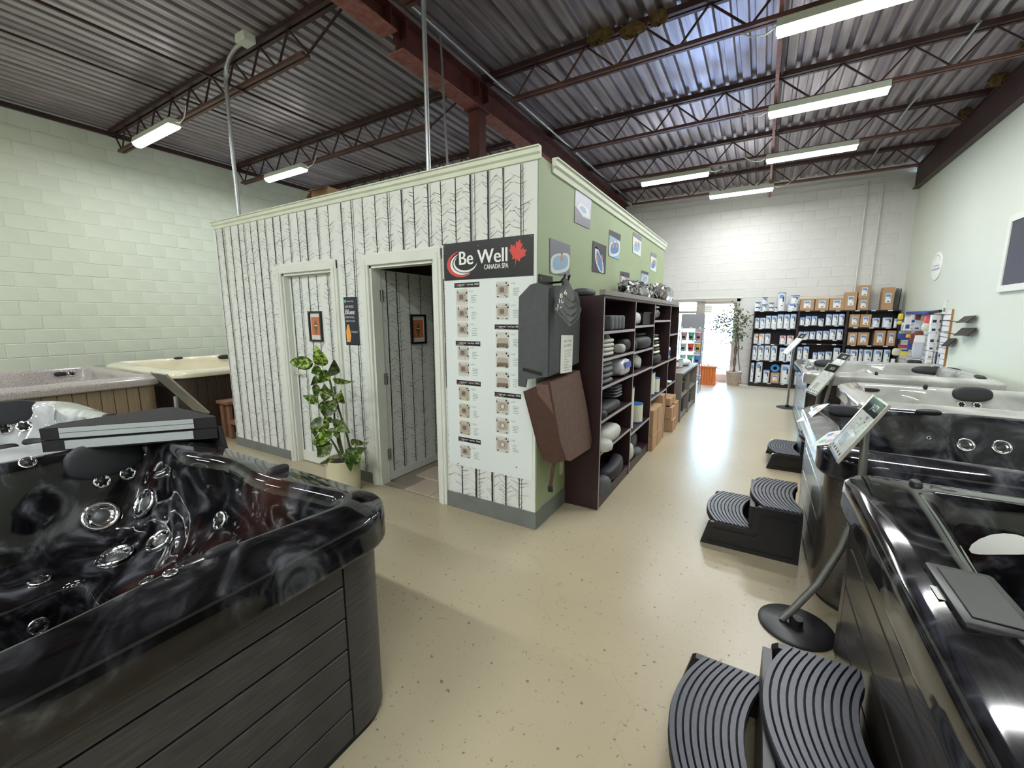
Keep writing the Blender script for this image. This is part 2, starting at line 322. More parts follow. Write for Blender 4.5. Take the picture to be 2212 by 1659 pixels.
def blocks(wall, axis, pos, u0, u1, z0, z1, mname, skip=lambda u, z: False):
    global proto
    L, Hh = .4, .2; first = None; k = 0
    z = z0
    while z < z1-.01:
        u = u0-(L/2 if k % 2 else 0)
        while u < u1-.01:
            if not skip(u+L/2, z+Hh/2):
                if first is None:
                    mb = MB(); g = .0035
                    if axis == 0: mb.rbox(-.03, 0, -L/2+g, L/2-g, -Hh/2+g, Hh/2-g, .006, 1)
                    else: mb.rbox(-L/2+g, L/2-g, 0, .03, -Hh/2+g, Hh/2-g, .006, 1)
                    first = mb.build('block', mname, wall)
                    o = first
                else: o = inst(first, 'block', wall)
                j = rnd.uniform(-.0008, .0008)
                o.location = (pos+j, u+L/2, z+Hh/2) if axis == 0 else (u+L/2, pos+j, z+Hh/2)
            u += L
        z += Hh; k += 1
blocks(wl, 0, XL, 1.2, 7.6, .8, 4.4, 'block_green')
blocks(wb, 1, YB, -3.2, XR, 0, 4.2, 'block_white', lambda u, z: (DX0-.1 < u < DX1+.1 and z < DZ+.1) or (u > .05 and z < 1.55) or u > XR-.2)
struct('trim_1', MB().box(XL, XL+.06, YR, YB, ZD-.1, ZD-.04), 'primer_dark')       # dark band along the top of the left wall
# corrugated roof deck, flutes along y
mb = MB(); per = .152; prof = [(0, 0), (.088, 0), (.1, .045), (.14, .045)]
xs = []
x = XL
while x < XR+.15:
    for dx, dz in prof: xs.append((x+dx, ZD+dz))
    x += per
n = len(xs); ys = (YR, YB+.06)
mb.add([(a, y, z) for y in ys for a, z in xs]+[(a, y, ZD+.12) for y in ys for a in (xs[0][0], xs[-1][0])],
       [(i, i+1, n+i+1, n+i) for i in range(n-1)]+[(2*n, 2*n+1, 2*n+3, 2*n+2)])
ceil = struct('ceiling', mb, 'deck_steel')

# partition box
D1 = (-4.262, -3.465, 2.0); D2 = (-2.962, -2.228, 2.0)
T = .1
mb = MB()
xs = [XP, D1[0], D1[1], D2[0], D2[1], XG]
for a, b_ in ((XP, D1[0]), (D1[1], D2[0]), (D2[1], XG)): mb.box(a, b_, YW, YW+T, 0, ZP)
for a, b_, z in (D1, D2): mb.box(a, b_, YW, YW+T, z, ZP)
pf = struct('wall_partition', mb, 'wallpaper')
ps = struct('wall_partition_side', MB().box(XG-T, XG, YW+T, YP, 0, ZP), 'green_paint')
# thin green skin that closes the corner end
struct('trim_2', MB().box(XG, XG+.004, YW+.012, YW+T, 0, ZP), 'green_paint')
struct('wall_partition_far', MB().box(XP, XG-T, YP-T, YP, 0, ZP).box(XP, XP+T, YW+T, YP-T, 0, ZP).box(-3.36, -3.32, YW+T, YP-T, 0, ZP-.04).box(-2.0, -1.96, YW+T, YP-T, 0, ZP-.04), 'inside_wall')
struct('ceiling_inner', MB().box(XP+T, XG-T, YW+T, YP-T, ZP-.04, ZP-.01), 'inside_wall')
struct('baseboard_front', MB().box(XP, D1[0]-.09, YW-.012, YW, 0, .1).box(D1[1]+.09, D2[0]-.085, YW-.012, YW, 0, .1).box(D2[1]+.085, XG+.012, YW-.012, YW, 0, .13), 'base_grey')
struct('baseboard_side', MB().box(XG, XG+.012, YW, 3.1, 0, .13), 'base_grey')
def crown(name, p0, p1, out, h=.075):
    mb = MB(); p0, p1, o = V(p0), V(p1), V(out)
    prof = [(0, 0), (.012, 0), (.016, h*.35), (.03, h*.5), (.032, h*.85), (.045, h*.9), (.045, h), (0, h)]
    ring0 = [p0+o*a+V((0, 0, z)) for a, z in prof]; mb.prism(ring0, p1-p0); return struct(name, mb, 'trim_cream')
crown('trim_3', (XP, YW, ZP-.035), (XG+.03, YW, ZP-.035), (0, -1, 0)); crown('trim_4', (XG, YW+.22, ZP-.055), (XG, YP, ZP-.055), (1, 0, 0), .095)
# tiled floor of the room behind the open doorway
tf = struct('floor_inner', MB().box(D2[0]+.0, -2.0, YW+.02, 4.2, 0, .004), 'grout')
tp = None
for i in range(4):
    for j in range(6):
        x0 = -3.3+i*.305+(.15 if j % 2 else 0); y0 = YW+.03+j*.305
        if x0+.3 > -2.0 or x0 < D2[0]+.0: continue
        if tp is None: tp = MB().rbox(0, .298, 0, .298, .0, .009, .003, 1).build('tile', 'tile', tf); tp.location = (x0, y0, 0)
        else: inst(tp, 'tile', tf, (x0, y0, 0))

# birch forest wallpaper: trunks and twigs as flat print
def birch(name, o, right, wd, z0, z1, parent, holes=(), seed=1, x_start=.02, sp=.152):
    r = random.Random(seed); right = V(right).normalized(); nrm = right.cross(V((0, 0, 1))); o = V(o)
    mb = MB()
    def P(u, z, k): return o+right*u+V((0, 0, z))+nrm*(.0008+.0004*k)
    def bad(u, z): return u < .003 or u > wd-.003 or z < z0 or z > z1 or any(a < u < b_ and z < c for a, b_, c in holes)
    u = x_start; idx = 0
    while u < wd:
        w_ = r.choice([.007, .010, .016, .026]); ph = r.uniform(0, 6); z = z0; st = .05; amp = .006
        cx_ = lambda z: u+amp*math.sin(z*1.6+ph)
        while z < z1-1e-6:
            zt = min(z+st, z1); c0, c1 = cx_(z), cx_(zt); jl = r.uniform(0, .003)
            if not (bad(c0, z+.01) or bad(c1, zt-.01) or bad(c0+w_, z+.01) or bad(c0-.004, z+.01)):
                mb.cur = 2; mb.poly([P(c0, z, 0), P(c0+w_, z, 0), P(c1+w_, zt, 0), P(c1, zt, 0)])
                mb.cur = 1; mb.poly([P(c0+w_*.2, z, 1), P(c0+w_*.55, z, 1), P(c1+w_*.5, zt, 1), P(c1+w_*.2, zt, 1)])
                mb.cur = 0; mb.poly([P(c0-jl, z, 2), P(c0+w_*.34+.004, z, 2), P(c1+w_*.34+.004, zt, 2), P(c1-jl, zt, 2)])
            z = zt
        z = z0+r.uniform(0, .04)
        while z < z1:
            for sg in (-1, 1):
                if r.random() < .8:
                    ln = r.uniform(.04, .11); a = r.uniform(.2, .95); tk = r.uniform(.0013, .0028)
                    c = cx_(z)+(w_ if sg > 0 else 0); e = (c+sg*ln*math.cos(a), z+ln*math.sin(a))
                    if not (bad(c, z) or bad(*e)):
                        mb.cur = 0 if r.random() < .6 else 1
                        mb.poly([P(c, z-tk, 3), P(c, z+tk, 3), P(*e, 3)])
                        if r.random() < .6:
                            f = r.uniform(.4, .7); q = (c+(e[0]-c)*f, z+(e[1]-z)*f); a2 = a+r.choice((-.7, .6)); e2 = (q[0]+sg*.03*math.cos(a2), q[1]+.03*math.sin(a2))
                            if not (bad(*q) or bad(*e2)): mb.poly([P(q[0], q[1]-tk*.7, 3), P(q[0], q[1]+tk*.7, 3), P(*e2, 3)])
            z += r.uniform(.018, .04)
        if idx % 3 == 1:
            u2 = u+w_+.014; z = z0           # a thin companion line beside every third trunk
            while z < z1-1e-6:
                zt = min(z+.1, z1); d_ = .005*math.sin(z*2+ph)
                if not (bad(u2+d_, z+.01) or bad(u2+d_, zt-.01)): mb.cur = 0; mb.poly([P(u2+d_, z, 2), P(u2+d_+.004, z, 2), P(u2+d_+.004, zt, 2), P(u2+d_, zt, 2)])
                z = zt
        u += sp*r.uniform(.82, 1.18); idx += 1
    return mb.build(name, ['print_dark', 'print_mid', 'print_soft'], parent)
hl = [(D1[0]-XP-.09, D1[1]-XP+.09, D1[2]+.085), (D2[0]-XP-.085, D2[1]-XP+.085, D2[2]+.085)]
birch('wallpaper_print', (XP, YW, 0), (1, 0, 0), XG-XP, .1, ZP-.04, pf, hl, 3)

# door 1 (closed) and door 2 (open inwards), casings, handles, hinges
def casing(name, D, depth=.1):
    a, b_, z = D; w_ = .082; mb = MB()
    for x0, x1 in ((a-w_, a), (b_, b_+w_)): mb.rbox(x0, x1, YW-.022, YW, 0, z+w_, .006).rbox(x0+.025, x1-.025, YW-.03, YW-.02, 0, z+w_*.6, .003, 1)
    mb.rbox(a-w_, b_+w_, YW-.024, YW, z, z+w_, .006)
    mb.box(a, a+.022, YW, YW+depth, 0, z).box(b_-.022, b_, YW, YW+depth, 0, z).box(a, b_, YW, YW+depth, z-.022, z)
    return struct(name, mb, 'trim_white')
casing('trim_5', D1); casing('trim_6', D2)
d1 = struct('door_1', MB().box(D1[0]+.024, D1[1]-.024, YW+.055, YW+.095, .012, D1[2]-.024), 'wallpaper')
birch('wallpaper_print', (D1[0]+.024, YW+.055, 0), (1, 0, 0), D1[1]-D1[0]-.048, .13, D1[2]-.03, d1, (), 11, .03)
MB().box(D1[0]+.024, D1[1]-.024, YW+.05, YW+.056, .012, .125).build('kick_plate', 'trim_white', d1)
hx = D1[0]+.075
MB().lathe([(.03, 0), (.03, .008), (.012, .012), (.012, .05)], (hx, YW+.055, .98), 16, (0, -1, 0)).tube([(hx, YW+.012, .98), (hx+.05, YW+.008, .98), (hx+.11, YW+.012, .975)], [.011, .01, .008], 8).box(hx-.016, hx+.016, YW+.053, YW+.056, 1.04, 1.12).build('door_handle', 'chrome', d1, 40)
xl = D2[0]+.0; dw = .80
d2 = struct('door_2', MB().box(xl-.028, xl+.012, YW+T+.012, YW+T+.012+dw, .012, D2[2]-.024), 'wallpaper')
birch('wallpaper_print', (xl+.012, YW+T+.012, 0), (0, 1, 0), dw, .09, D2[2]-.03, d2, (), 23, .05)
MB().box(xl+.012, xl+.016, YW+T+.012, YW+T+.012+dw, .012, .085).build('kick_plate', 'trim_white', d2)
for z in (.28, 1.0, 1.75): MB().box(xl+.01, xl+.03, YW+T-.02, YW+T+.02, z-.05, z+.05).cyl((xl+.03, YW+T+.0, z-.052), (xl+.03, YW+T+.0, z+.052), .007, 8).build('hinge', 'steel_grey', d2, 40)
MB().lathe([(.03, 0), (.03, .008), (.012, .012), (.012, .04), (.03, .05), (.03, .075), (.0, .08)], (xl+.012, YW+T+dw-.06, .98), 14, (1, 0, 0)).build('door_handle', 'chrome', d2, 40)

# ------------------------------------------------------------------ roof steel
JY = [-4.33, -2.52, -.71, 1.10, 2.91, 4.72, 6.53, 8.34, 10.15]
def joist(y, x0, x1, bx0, bx1, side, first_low=True):
    nm = {'r': 'sales floor', 'l': 'tall wall'}[side]
    where = {-4.33: 'closest to the rear wall', -2.52: 'second from the rear wall', -.71: 'over the rear end of the black tub', 1.10: 'above the sign stands', 2.91: 'in front of the partition', 4.72: 'over the steel column', 6.53: 'over the green wall', 8.34: 'over the tall bookcase end', 10.15: 'closest to the back wall'}[y]
    t_ = thing('roof_joist', f'red open web joist, {"block" if side == "l" else "smooth"} wall side, {where}', 'joist', (x0, y, ZD-.05), 'open web roof joists')
    top = MB().box(x0, x1, y-.055, y-.012, ZD-.055, ZD-.001).box(x0, x1, y+.012, y+.055, ZD-.055, ZD-.001).build('top_chord', 'primer_dark', t_)
    bot = MB().box(bx0, bx1, y-.045, y-.01, 4.125, 4.16).box(bx0, bx1, y+.01, y+.045, 4.125, 4.16).build('bottom_chord', 'joist_red', t_)
    MB().box(x0, x0+.1, y-.05, y+.05, ZD-.1, ZD-.055).build('bearing_seat', 'primer_dark', t_); MB().box(x1-.1, x1, y-.05, y+.05, ZD-.1, ZD-.055).build('bearing_seat', 'primer_dark', t_)
    step = .31 if side == 'r' else .27
    nn = max(2, int(round((bx1-bx0)/step/2))*2); st = (bx1-bx0)/nn
    pts = [(x0+.06, ZD-.05)]+[(bx0+i*st+.04*(1 if i % 2 == 0 else 0), 4.145 if i % 2 == 0 else ZD-.05) for i in range(nn+1)]+[(x1-.06, ZD-.05)]
    for (a, za), (c, zc) in zip(pts, pts[1:]):
        MB().obox((a, y, za), (c, y, zc), .017, .017).build('web_rod', 'primer_dark', t_)
    return t_
for y in JY:
    joist(y, -3.2, XR, -2.78, 2.1, 'r'); joist(y, XL, -3.26, XL+.24, -4.1, 'l')
sb = thing('steel_beam', 'long red steel beam carrying the roof joists over the partition', 'beam', (-3.24, YR, 4.2))
mb = MB().box(-3.34, -3.14, 3.27, YB, 4.085, 4.10).box(-3.34, -3.14, YR, 3.2, 4.2, 4.215); mb.build('bottom_flange', 'primer_pink', sb)
MB().box(-3.246, -3.234, 3.27, YB, 4.1, 4.385).box(-3.246, -3.234, YR, 3.27, 4.215, 4.385).build('web', 'primer_red', sb)
MB().box(-3.34, -3.14, YR, YB, 4.385, 4.4).build('top_flange', 'primer_red', sb)
for y in (3.14, 3.34, 4.55, 4.75): MB().box(-3.33, -3.15, y-.006, y+.006, 4.22, 4.385).build('stiffener', 'primer_red', sb)
sc_ = thing('steel_column', 'square red steel column rising out of the partition', 'column', (-3.24, 4.62, 0))
MB().rbox(-3.32, -3.16, 4.54, 4.70, 0, 4.07, .012).build('shaft', 'primer_red', sc_); MB().box(-3.35, -3.13, 4.5, 4.74, 4.07, 4.085).build('cap_plate', 'primer_red', sc_)
rb = thing('wall_beam', 'dark red steel channel along the top of the smooth wall', 'beam', (2.34, 3, 4.0))
MB().box(2.33, 2.345, YR, YB, 4.0, 4.39).build('web', 'primer_dark', rb); MB().box(2.30, XR, YR, YB, 3.985, 4.0).build('bottom_flange', 'primer_dark', rb); MB().box(2.30, XR, YR, YB, 4.385, 4.4).build('top_flange', 'primer_dark', rb)
for k, (x, z, r, lab) in enumerate(((-.06, 4.19, .022, 'lower red bridging angle tying the roof joists over the aisle'), (-.02, 4.47, .014, 'upper red bridging angle tying the roof joists over the aisle'), (-6.9, 4.46, .012, 'upper red bridging bar on the block wall side'), (-5.3, 4.12, .014, 'lower red bridging bar on the block wall side'))):
    tag(MB().obox((x, YR, z), (x, YB, z), r*1.6, r*1.6).build('bridging_bar', 'primer_pink' if k == 0 else 'primer_dark'), lab, 'bar')
tag(MB().tube([(-2.98, YR, 4.37), (-2.98, 9.9, 4.37)], .014, 8).build('conduit', 'galv', None, 40), 'thin galvanised conduit running beside the long red beam', 'conduit')
tag(MB().tube([(1.62, 6.3, 4.42), (1.60, 7.2, 4.44), (1.52, 8.2, 4.43), (1.5, 9.8, 4.43), (1.5, 10.9, 4.43)], .014, 8).build('conduit', 'galv', None, 40), 'pale conduit under the deck near the dark wall channel', 'conduit')
for k, x in enumerate((1.62, 1.86)):
    tag(MB().tube([(x, YB-.025, 1.6), (x, YB-.025, 4.25)], .013, 8).build('wall_conduit', 'block_white', None, 40), ['white conduit up the back wall, farther from the room corner', 'white conduit up the back wall, closer to the room corner'][k], 'conduit', 'white conduits up the back wall')
p = PX(516, 462, 1, YW+.06); q = PX(520, 72, 2, 4.40)
hb = thing('hanging_conduit', 'galvanised conduit rising from the birch wall to a pale junction box', 'conduit', (p.x, p.y, ZP))
MB().tube([(p.x, p.y, ZP), (p.x, p.y, 4.02), (p.x+.02, p.y+.005, 4.16), (p.x+.10, p.y+.01, 4.24), (p.x+.22, p.y+.01, 4.29), (p.x+.36, p.y+.01, 4.30)], .02, 10).build('pipe', 'galv', hb, 50)
MB().rbox(p.x+.34, p.x+.50, p.y-.05, p.y+.07, 4.27, 4.35, .008).build('junction_box', 'lamp_housing', hb)
p = PX(926, 366, 1, YW+.06)
tag(MB().tube([(p.x, p.y, ZP-.01), (p.x, p.y, ZD)], .018, 10).build('hanging_conduit', 'galv', None, 50), 'thick galvanised conduit rising from the birch wall beside the red column', 'conduit')
p = PX(970, 345, 1, 3.6)
tag(MB().tube([(p.x, 3.6, ZP-.01), (p.x-.2, 3.75, ZD)], .012, 8).build('hanging_conduit', 'galv', None, 50), 'thin slanted conduit behind the birch wall', 'conduit')
for k, (x, y, z, s_) in enumerate(((-1.68, 4.69, 4.46, .14), (-1.36, 4.72, 4.44, .14), (-1.1, 4.72, 4.47, .1), (2.27, 7.9, 4.43, .1), (2.27, 8.9, 4.43, .08), (2.27, 7.1, 4.44, .12))):
    mb = MB(); mb.super((x, y-.03, z), s_, s_*.5, .06, 1, 1)
    mb.v = [(a+rnd.uniform(-.02, .02), b_+rnd.uniform(-.02, .02), c+rnd.uniform(-.02, .02)) for a, b_, c in mb.v]
    tag(mb.build('insulation_clump', 'insulation', None, 60), ['brown insulation tuft on the column joist, closest to the red beam', 'largest brown insulation tuft on the column joist', 'smallest brown insulation tuft on the column joist', 'brown insulation tuft over the wall channel between two joists', 'smallest brown insulation tuft over the wall channel', 'largest brown insulation tuft over the wall channel'][k], 'insulation', 'tufts of insulation under the roof')

# ------------------------------------------------------------------ fluorescent lights
def lamp(x0, x1, y, label, cord=None, dim=1):
    t_ = thing('fluorescent_light', label, 'light', ((x0+x1)/2, y, 4.125), 'fluorescent strip lights')
    MB().prism([(x0, y-.075, 4.05), (x0, y+.075, 4.05), (x0, y+.055, 4.125), (x0, y-.055, 4.125)], (x1-x0, 0, 0)).build('housing', 'lamp_housing', t_)
    pr = [(x0+.015, y+.068*math.cos(a), 4.048-.05*math.sin(a)) for a in [PI*k/8 for k in range(9)]]
    MB().prism(pr, (x1-x0-.03, 0, 0)).build('lens', 'lamp_lens', t_, 40)
    ld = bpy.data.lights.new('tube_light', 'AREA'); ld.shape = 'RECTANGLE'; ld.size = x1-x0-.06; ld.size_y = .12; ld.energy = dim*LAMP_W*(x1-x0)/1.2; ld.color = (.965, .985, 1)
    lo = bpy.data.objects.new('tube_light', ld); COL.objects.link(lo); lo.parent = t_; lo.location = (0, 0, -.135)
    if cord:
        s_ = 1 if cord > 0 else -1; xe = x1 if s_ > 0 else x0
        MB().tube([(xe-.02*s_, y, 4.1), (xe+.08*s_, y+.02, 4.06), (xe+.2*s_, y+.02, 4.08), (xe+.3*s_, y+.01, 4.15), (xe+.34*s_, y, 4.2)], .007, 6).build('power_cord', 'lamp_housing', t_, 50)
    return t_
lamp(-7.98, -6.78, 2.82, 'strip light under the joist in front of the partition, block wall side', 1, .75)
lamp(-7.93, -6.83, 4.66, 'strip light near the block wall, under the joist in line with the steel column', 1, .75)
lamp(-.09, 2.2, 4.74, 'long strip light under the joist in line with the steel column', -1)
lamp(-.13, 1.02, 6.48, 'strip light under the joist over the green wall', -1)
lamp(-.14, 1.02, 8.27, 'strip light under the joist over the low grey cabinet, away from the partition', -1)
lamp(-2.15, -.99, 8.42, 'strip light beside the long red beam towards the entrance', 1)
lamp(-1.14, 0, 10.02, 'strip light closest to the back wall', 1)
LC = {}  # unseen lamps added behind the camera to brighten the walls facing it
for x, y in ((-.1, -.78), (-8, -.78), (-5.0, -.78), (-2.6, -.78), (-.1, -2.59), (-2.6, -2.59), (-5.0, -2.59), (-7.6, -2.59), (-1.4, -4.4), (-4.0, -4.4)):
    cnt_ = LC[y] = LC.get(y, 0)+1
    lamp(x, x+1.2, y, f'added unseen light number {["one", "two", "three", "four"][cnt_-1]} on the joist {({-.78: "over the rear end of the black tub", -2.59: "second from the rear wall", -4.4: "closest to the rear wall"})[y]}')
# ------------------------------------------------------------------ hot tubs
def rr(a, b, r, ns=26, nc=10):           # rounded rectangle, counter-clockwise, fixed topology
    r = min(r, a*.98, b*.98); pts = []
    cs = [(a-r, b-r, 0), (-(a-r), b-r, PI/2), (-(a-r), -(b-r), PI), (a-r, -(b-r), 1.5*PI)]
    for i, (x, y, t0) in enumerate(cs):
        for k in range(nc): an = t0+PI/2*k/(nc-1); pts.append((x+r*math.cos(an), y+r*math.sin(an)))
        nx, ny, nt_ = cs[(i+1) % 4]; e = pts[-1]; s_ = (nx+r*math.cos(nt_), ny+r*math.sin(nt_))
        for k in range(1, ns+1): f = k/(ns+1); pts.append((e[0]+(s_[0]-e[0])*f, e[1]+(s_[1]-e[1])*f))
    return pts
def catmull(c, n):
    out = []
    for i in range(len(c)-1):
        p0, p1, p2, p3 = c[max(i-1, 0)], c[i], c[i+1], c[min(i+2, len(c)-1)]
        for k in range(n):
            t_ = k/n; q = []
            for j in range(2):
                a, b_, cc, d = p0[j], p1[j], p2[j], p3[j]
                q.append(.5*((2*b_)+(-a+cc)*t_+(2*a-5*b_+4*cc-d)*t_*t_+(-a+3*b_-3*cc+d)*t_**3))
            out.append(tuple(q))
    out.append(c[-1]); return out
TUBS = {}
def tub(key, label, x0, x1, y0, y1, h, r, shell, skirt, nlobe=8, phase=0.0, horiz=True, rim=.15, wave=.022, lip=.15, boards=6, group='hot tubs on the showroom floor', sides='+x-x+y-y', depth_=.74, corner=None):
    cx, cy = (x0+x1)/2, (y0+y1)/2; a, b_ = (x1-x0)/2, (y1-y0)/2
    root = thing('hot_tub', label, 'hot tub', (cx, cy, 0), group)
    n = len(rr(a, b_, r)); cols = []
    for i in range(n):
        px_, py_ = rr(a, b_, r)[i] if i == 0 else cols_outer[i]
        if i == 0: cols_outer = rr(a, b_, r)
        th = math.atan2(py_/b_, px_/a)
        L = .5+.5*math.cos(nlobe*th+phase); W = math.cos(nlobe*th+phase); W2 = math.cos(2*th+phase*.7)
        ri = rim+wave*W+.012*math.cos(3*th+1)
        prof = [(.014, h-lip-.012), (.0, h-lip), (.0, h-lip+.03), (.001, h-.055), (.012, h-.034), (.05, h-.017), (ri-.035, h), (ri, h-.005), (ri+.028, h-.04), (ri+.05, h-.12-.03*L),
                (ri+.09+.10*(1-L), h-.36), (ri+.14+.12*(1-L), h-.425), (ri+.25+.10*(1-L), h-.44-.02*W2), (ri+.38+.06*(1-L), h-.45-.02*W2), (ri+.44+.04*(1-L), h-.50), (ri+.48, h-.66), (ri+.53, h-depth_+.02), (ri+.62, h-depth_)]
        cols.append(catmull(prof, 3))
    m_ = len(cols[0]); vs = []; fs = []; rings = {}
    cache = {}
    def off(d, i):
        k = round(d, 4)
        if k not in cache: cache[k] = rr(max(a-d, .06), max(b_-d, .06), max(r-d*.75, .07))
        return cache[k][i]
    for j in range(m_):
        for i in range(n):
            d, z = cols[i][j]; p = off(d, i); vs.append((cx+p[0], cy+p[1], z))
    for j in range(m_-1):
        for i in range(n): fs.append((j*n+i, j*n+(i+1) % n, (j+1)*n+(i+1) % n, (j+1)*n+i))
    k = len(vs); vs.append((cx, cy, h-depth_))
    for i in range(n): fs.append(((m_-1)*n+i, (m_-1)*n+(i+1) % n, k))
    MB().add(vs, fs).build('acrylic_shell', shell, root, 60)
    bvh = BVHTree.FromPolygons([V(p) for p in vs], fs)
    # cabinet: boards between rounded corner panels, with a recessed dark core behind the joints
    ins = .045; A, B = a-ins, b_-ins; rc = max(r-ins, .06) if corner is None else corner; top = h-lip+.02
    core = rr(A-.012, B-.012, max(rc-.012, .04)); nn = len(core)
    MB().add([(cx+p[0], cy+p[1], z) for z in (.0, top-.01) for p in core], [(i, (i+1) % nn, nn+(i+1) % nn, nn+i) for i in range(nn)]).build('cabinet_core', 'dark_gap', root, 40)
    def panel_corner(sx, sy):
        mb = MB(); t_ = .012; ex = .06; c = V((cx+sx*(A-rc), cy+sy*(B-rc), 0)); prs = []
        for rad in (rc, rc-t_):
            row = [V((c.x-sx*ex, c.y+sy*rad, 0))]
            row += [V((c.x+sx*rad*math.sin(q), c.y+sy*rad*math.cos(q), 0)) for q in [PI/2*k/8 for k in range(9)]]
            row += [V((c.x+sx*rad, c.y-sy*ex, 0))]; prs.append(row)
        outline = prs[0]+prs[1][::-1]
        mb.prism([(p.x, p.y, .03) for p in outline], (0, 0, top-.03)); mb.build('corner_panel', skirt, root, 50)
    for sx in (-1, 1):
        for sy in (-1, 1): panel_corner(sx, sy)
    for sd_ in ('+x', '-x', '+y', '-y'):
        if sd_ not in sides: continue
        ax = 0 if 'x' in sd_ else 1; sg = 1 if '+' in sd_ else -1
        half = (B if ax == 0 else A)-rc-.064; pos = (A if ax == 0 else B)*sg; first = None
        cnt = boards if horiz else max(3, int(2*half/.105))
        for k in range(cnt):
            if horiz:
                hh = (top-.03)/cnt; u0, u1, z0, z1 = -half, half, .03+k*hh+.003, .03+(k+1)*hh-.003
            else:
                ww = 2*half/cnt; u0, u1, z0, z1 = -half+k*ww+.002, -half+(k+1)*ww-.002, .03, top
            um, zm = (u0+u1)/2, (z0+z1)/2
            if first is None:
                mb = MB(); hu, hz = (u1-u0)/2, (z1-z0)/2
                if ax == 0: mb.rbox(-.007, .006, -hu, hu, -hz, hz, .004, 1)
                else: mb.rbox(-hu, hu, -.007, .006, -hz, hz, .004, 1)
                if sg < 0: mb.v = [(-q[0], q[1], q[2]) if ax == 0 else (q[0], -q[1], q[2]) for q in mb.v]
                first = mb.build('plank', skirt, root, 0, world=False); o = first
            else: o = inst(first, 'plank', root)
            o.location = (pos-.006*sg, um, zm) if ax == 0 else (um, pos-.006*sg, zm)
    TUBS[key] = (root, bvh); return root
tub('LT', 'black swirled hot tub with dark grey plank sides and a cover sample on one corner', -3.12, -1.12, -.92, 1.09, .89, .2, 'shell_black', 'plank_dark', 8, PI, boards=6, rim=.17)
tub('WT', 'white marbled hot tub behind the black one with the cover sample', -5.2, -3.2, -.9, 1.1, .88, .32, 'shell_marble', 'plank_dark', 8, PI, boards=6)
tub('TT', 'speckled stone coloured hot tub with tan vertical board sides', -8.3, -6.1, -.1, 2.1, .89, .16, 'shell_stone', 'plank_tan', 8, PI, horiz=False, lip=.1)
tub('CT', 'cream hot tub with dark brown sides beside the birch wall', -8.5, -6.1, 2.2, 4.4, .905, .2, 'shell_cream', 'plank_brown', 8, PI, horiz=False, lip=.08)
tub('T1', 'black glossy hot tub with the display screen on its rim', .36, 2.30, .22, 2.33, .89, .13, 'shell_black', 'plank_gloss', 4, PI, boards=4, rim=.2, wave=.02, corner=.06)
tub('T2', 'charcoal swirled hot tub with bright brochures on its rim', .32, 2.30, 2.52, 4.12, .885, .26, 'shell_grey', 'plank_gloss', 6, 0, boards=4, rim=.13)
tub('T3', 'white hot tub set back from the aisle behind the charcoal tub', .74, 2.30, 4.22, 5.62, .885, .16, 'shell_white', 'plank_gloss', 6, PI, boards=4)
tub('T4', 'white hot tub closest to the filter shelves', .51, 2.30, 6.3, 8.3, .89, .16, 'shell_white', 'plank_gloss', 8, PI, boards=4)
# jets, pillows, controls: found on the shell under the pixel where the photograph shows them
JET = {}
def jet_proto(kind):
    if kind in JET: return JET[kind]
    if kind == 'big':
        a = MB().lathe([(1.0, 0), (1.02, .1), (.95, .2), (.8, .2), (.7, .08), (.66, -.15), (.6, -.2)], n=28); bq = MB().lathe([(.62, -.18), (.5, -.1), (.48, .02), (.2, .08), (0, .08)], n=24)
    elif kind == 'star':
        a = MB(); nS = 40; prof = [(1.0, 0), (1.0, .12), (.86, .2)]; vs = []
        for (q, z) in prof:
            for k in range(nS): vs.append((q*math.cos(2*PI*k/nS), q*math.sin(2*PI*k/nS), z))
        for k in range(nS): rr_ = .62+.14*math.cos(6*2*PI*k/nS); vs.append((rr_*math.cos(2*PI*k/nS), rr_*math.sin(2*PI*k/nS), .12))
        a.add(vs, [(j*nS+k, j*nS+(k+1) % nS, (j+1)*nS+(k+1) % nS, (j+1)*nS+k) for j in range(3) for k in range(nS)]); bq = MB().lathe([(.66, .1), (.6, .02), (0, .0)], n=20)
    A_ = bpy.data.meshes.new('jet'); A_.from_pydata(a.v, [], a.f); A_.materials.append(MATS['chrome']); A_.shade_smooth()
    B_ = bpy.data.meshes.new('nozzle'); B_.from_pydata(bq.v, [], bq.f); B_.materials.append(MATS['nozzle' if kind == 'big' else 'rubber_black']); B_.shade_smooth()
    JET[kind] = (A_, B_); return JET[kind]
def hit(key, x, y):
    d = ray(x, y).normalized(); loc, nrm, i, dist = TUBS[key][1].ray_cast(CAM, d)
    if loc is None: return None, None
    if nrm.dot(d) > 0: nrm = -nrm
    return loc, nrm
def jet(key, x, y, rpx, kind='big'):
    loc, nrm = hit(key, x, y)
    if loc is None: print('no hit', key, x, y); return
    root = TUBS[key][0]; A_, B_ = jet_proto(kind); rad = rpx*depth(loc)/FPX
    o = bpy.data.objects.new('jet', A_); COL.objects.link(o); o.parent = root; o.location = loc-WLOC[root]+nrm*.003
    o.rotation_mode = 'QUATERNION'; o.rotation_quaternion = nrm.to_track_quat('Z', 'Y'); o.scale = (rad,)*3
    q = bpy.data.objects.new('nozzle', B_); COL.objects.link(q); q.parent = o
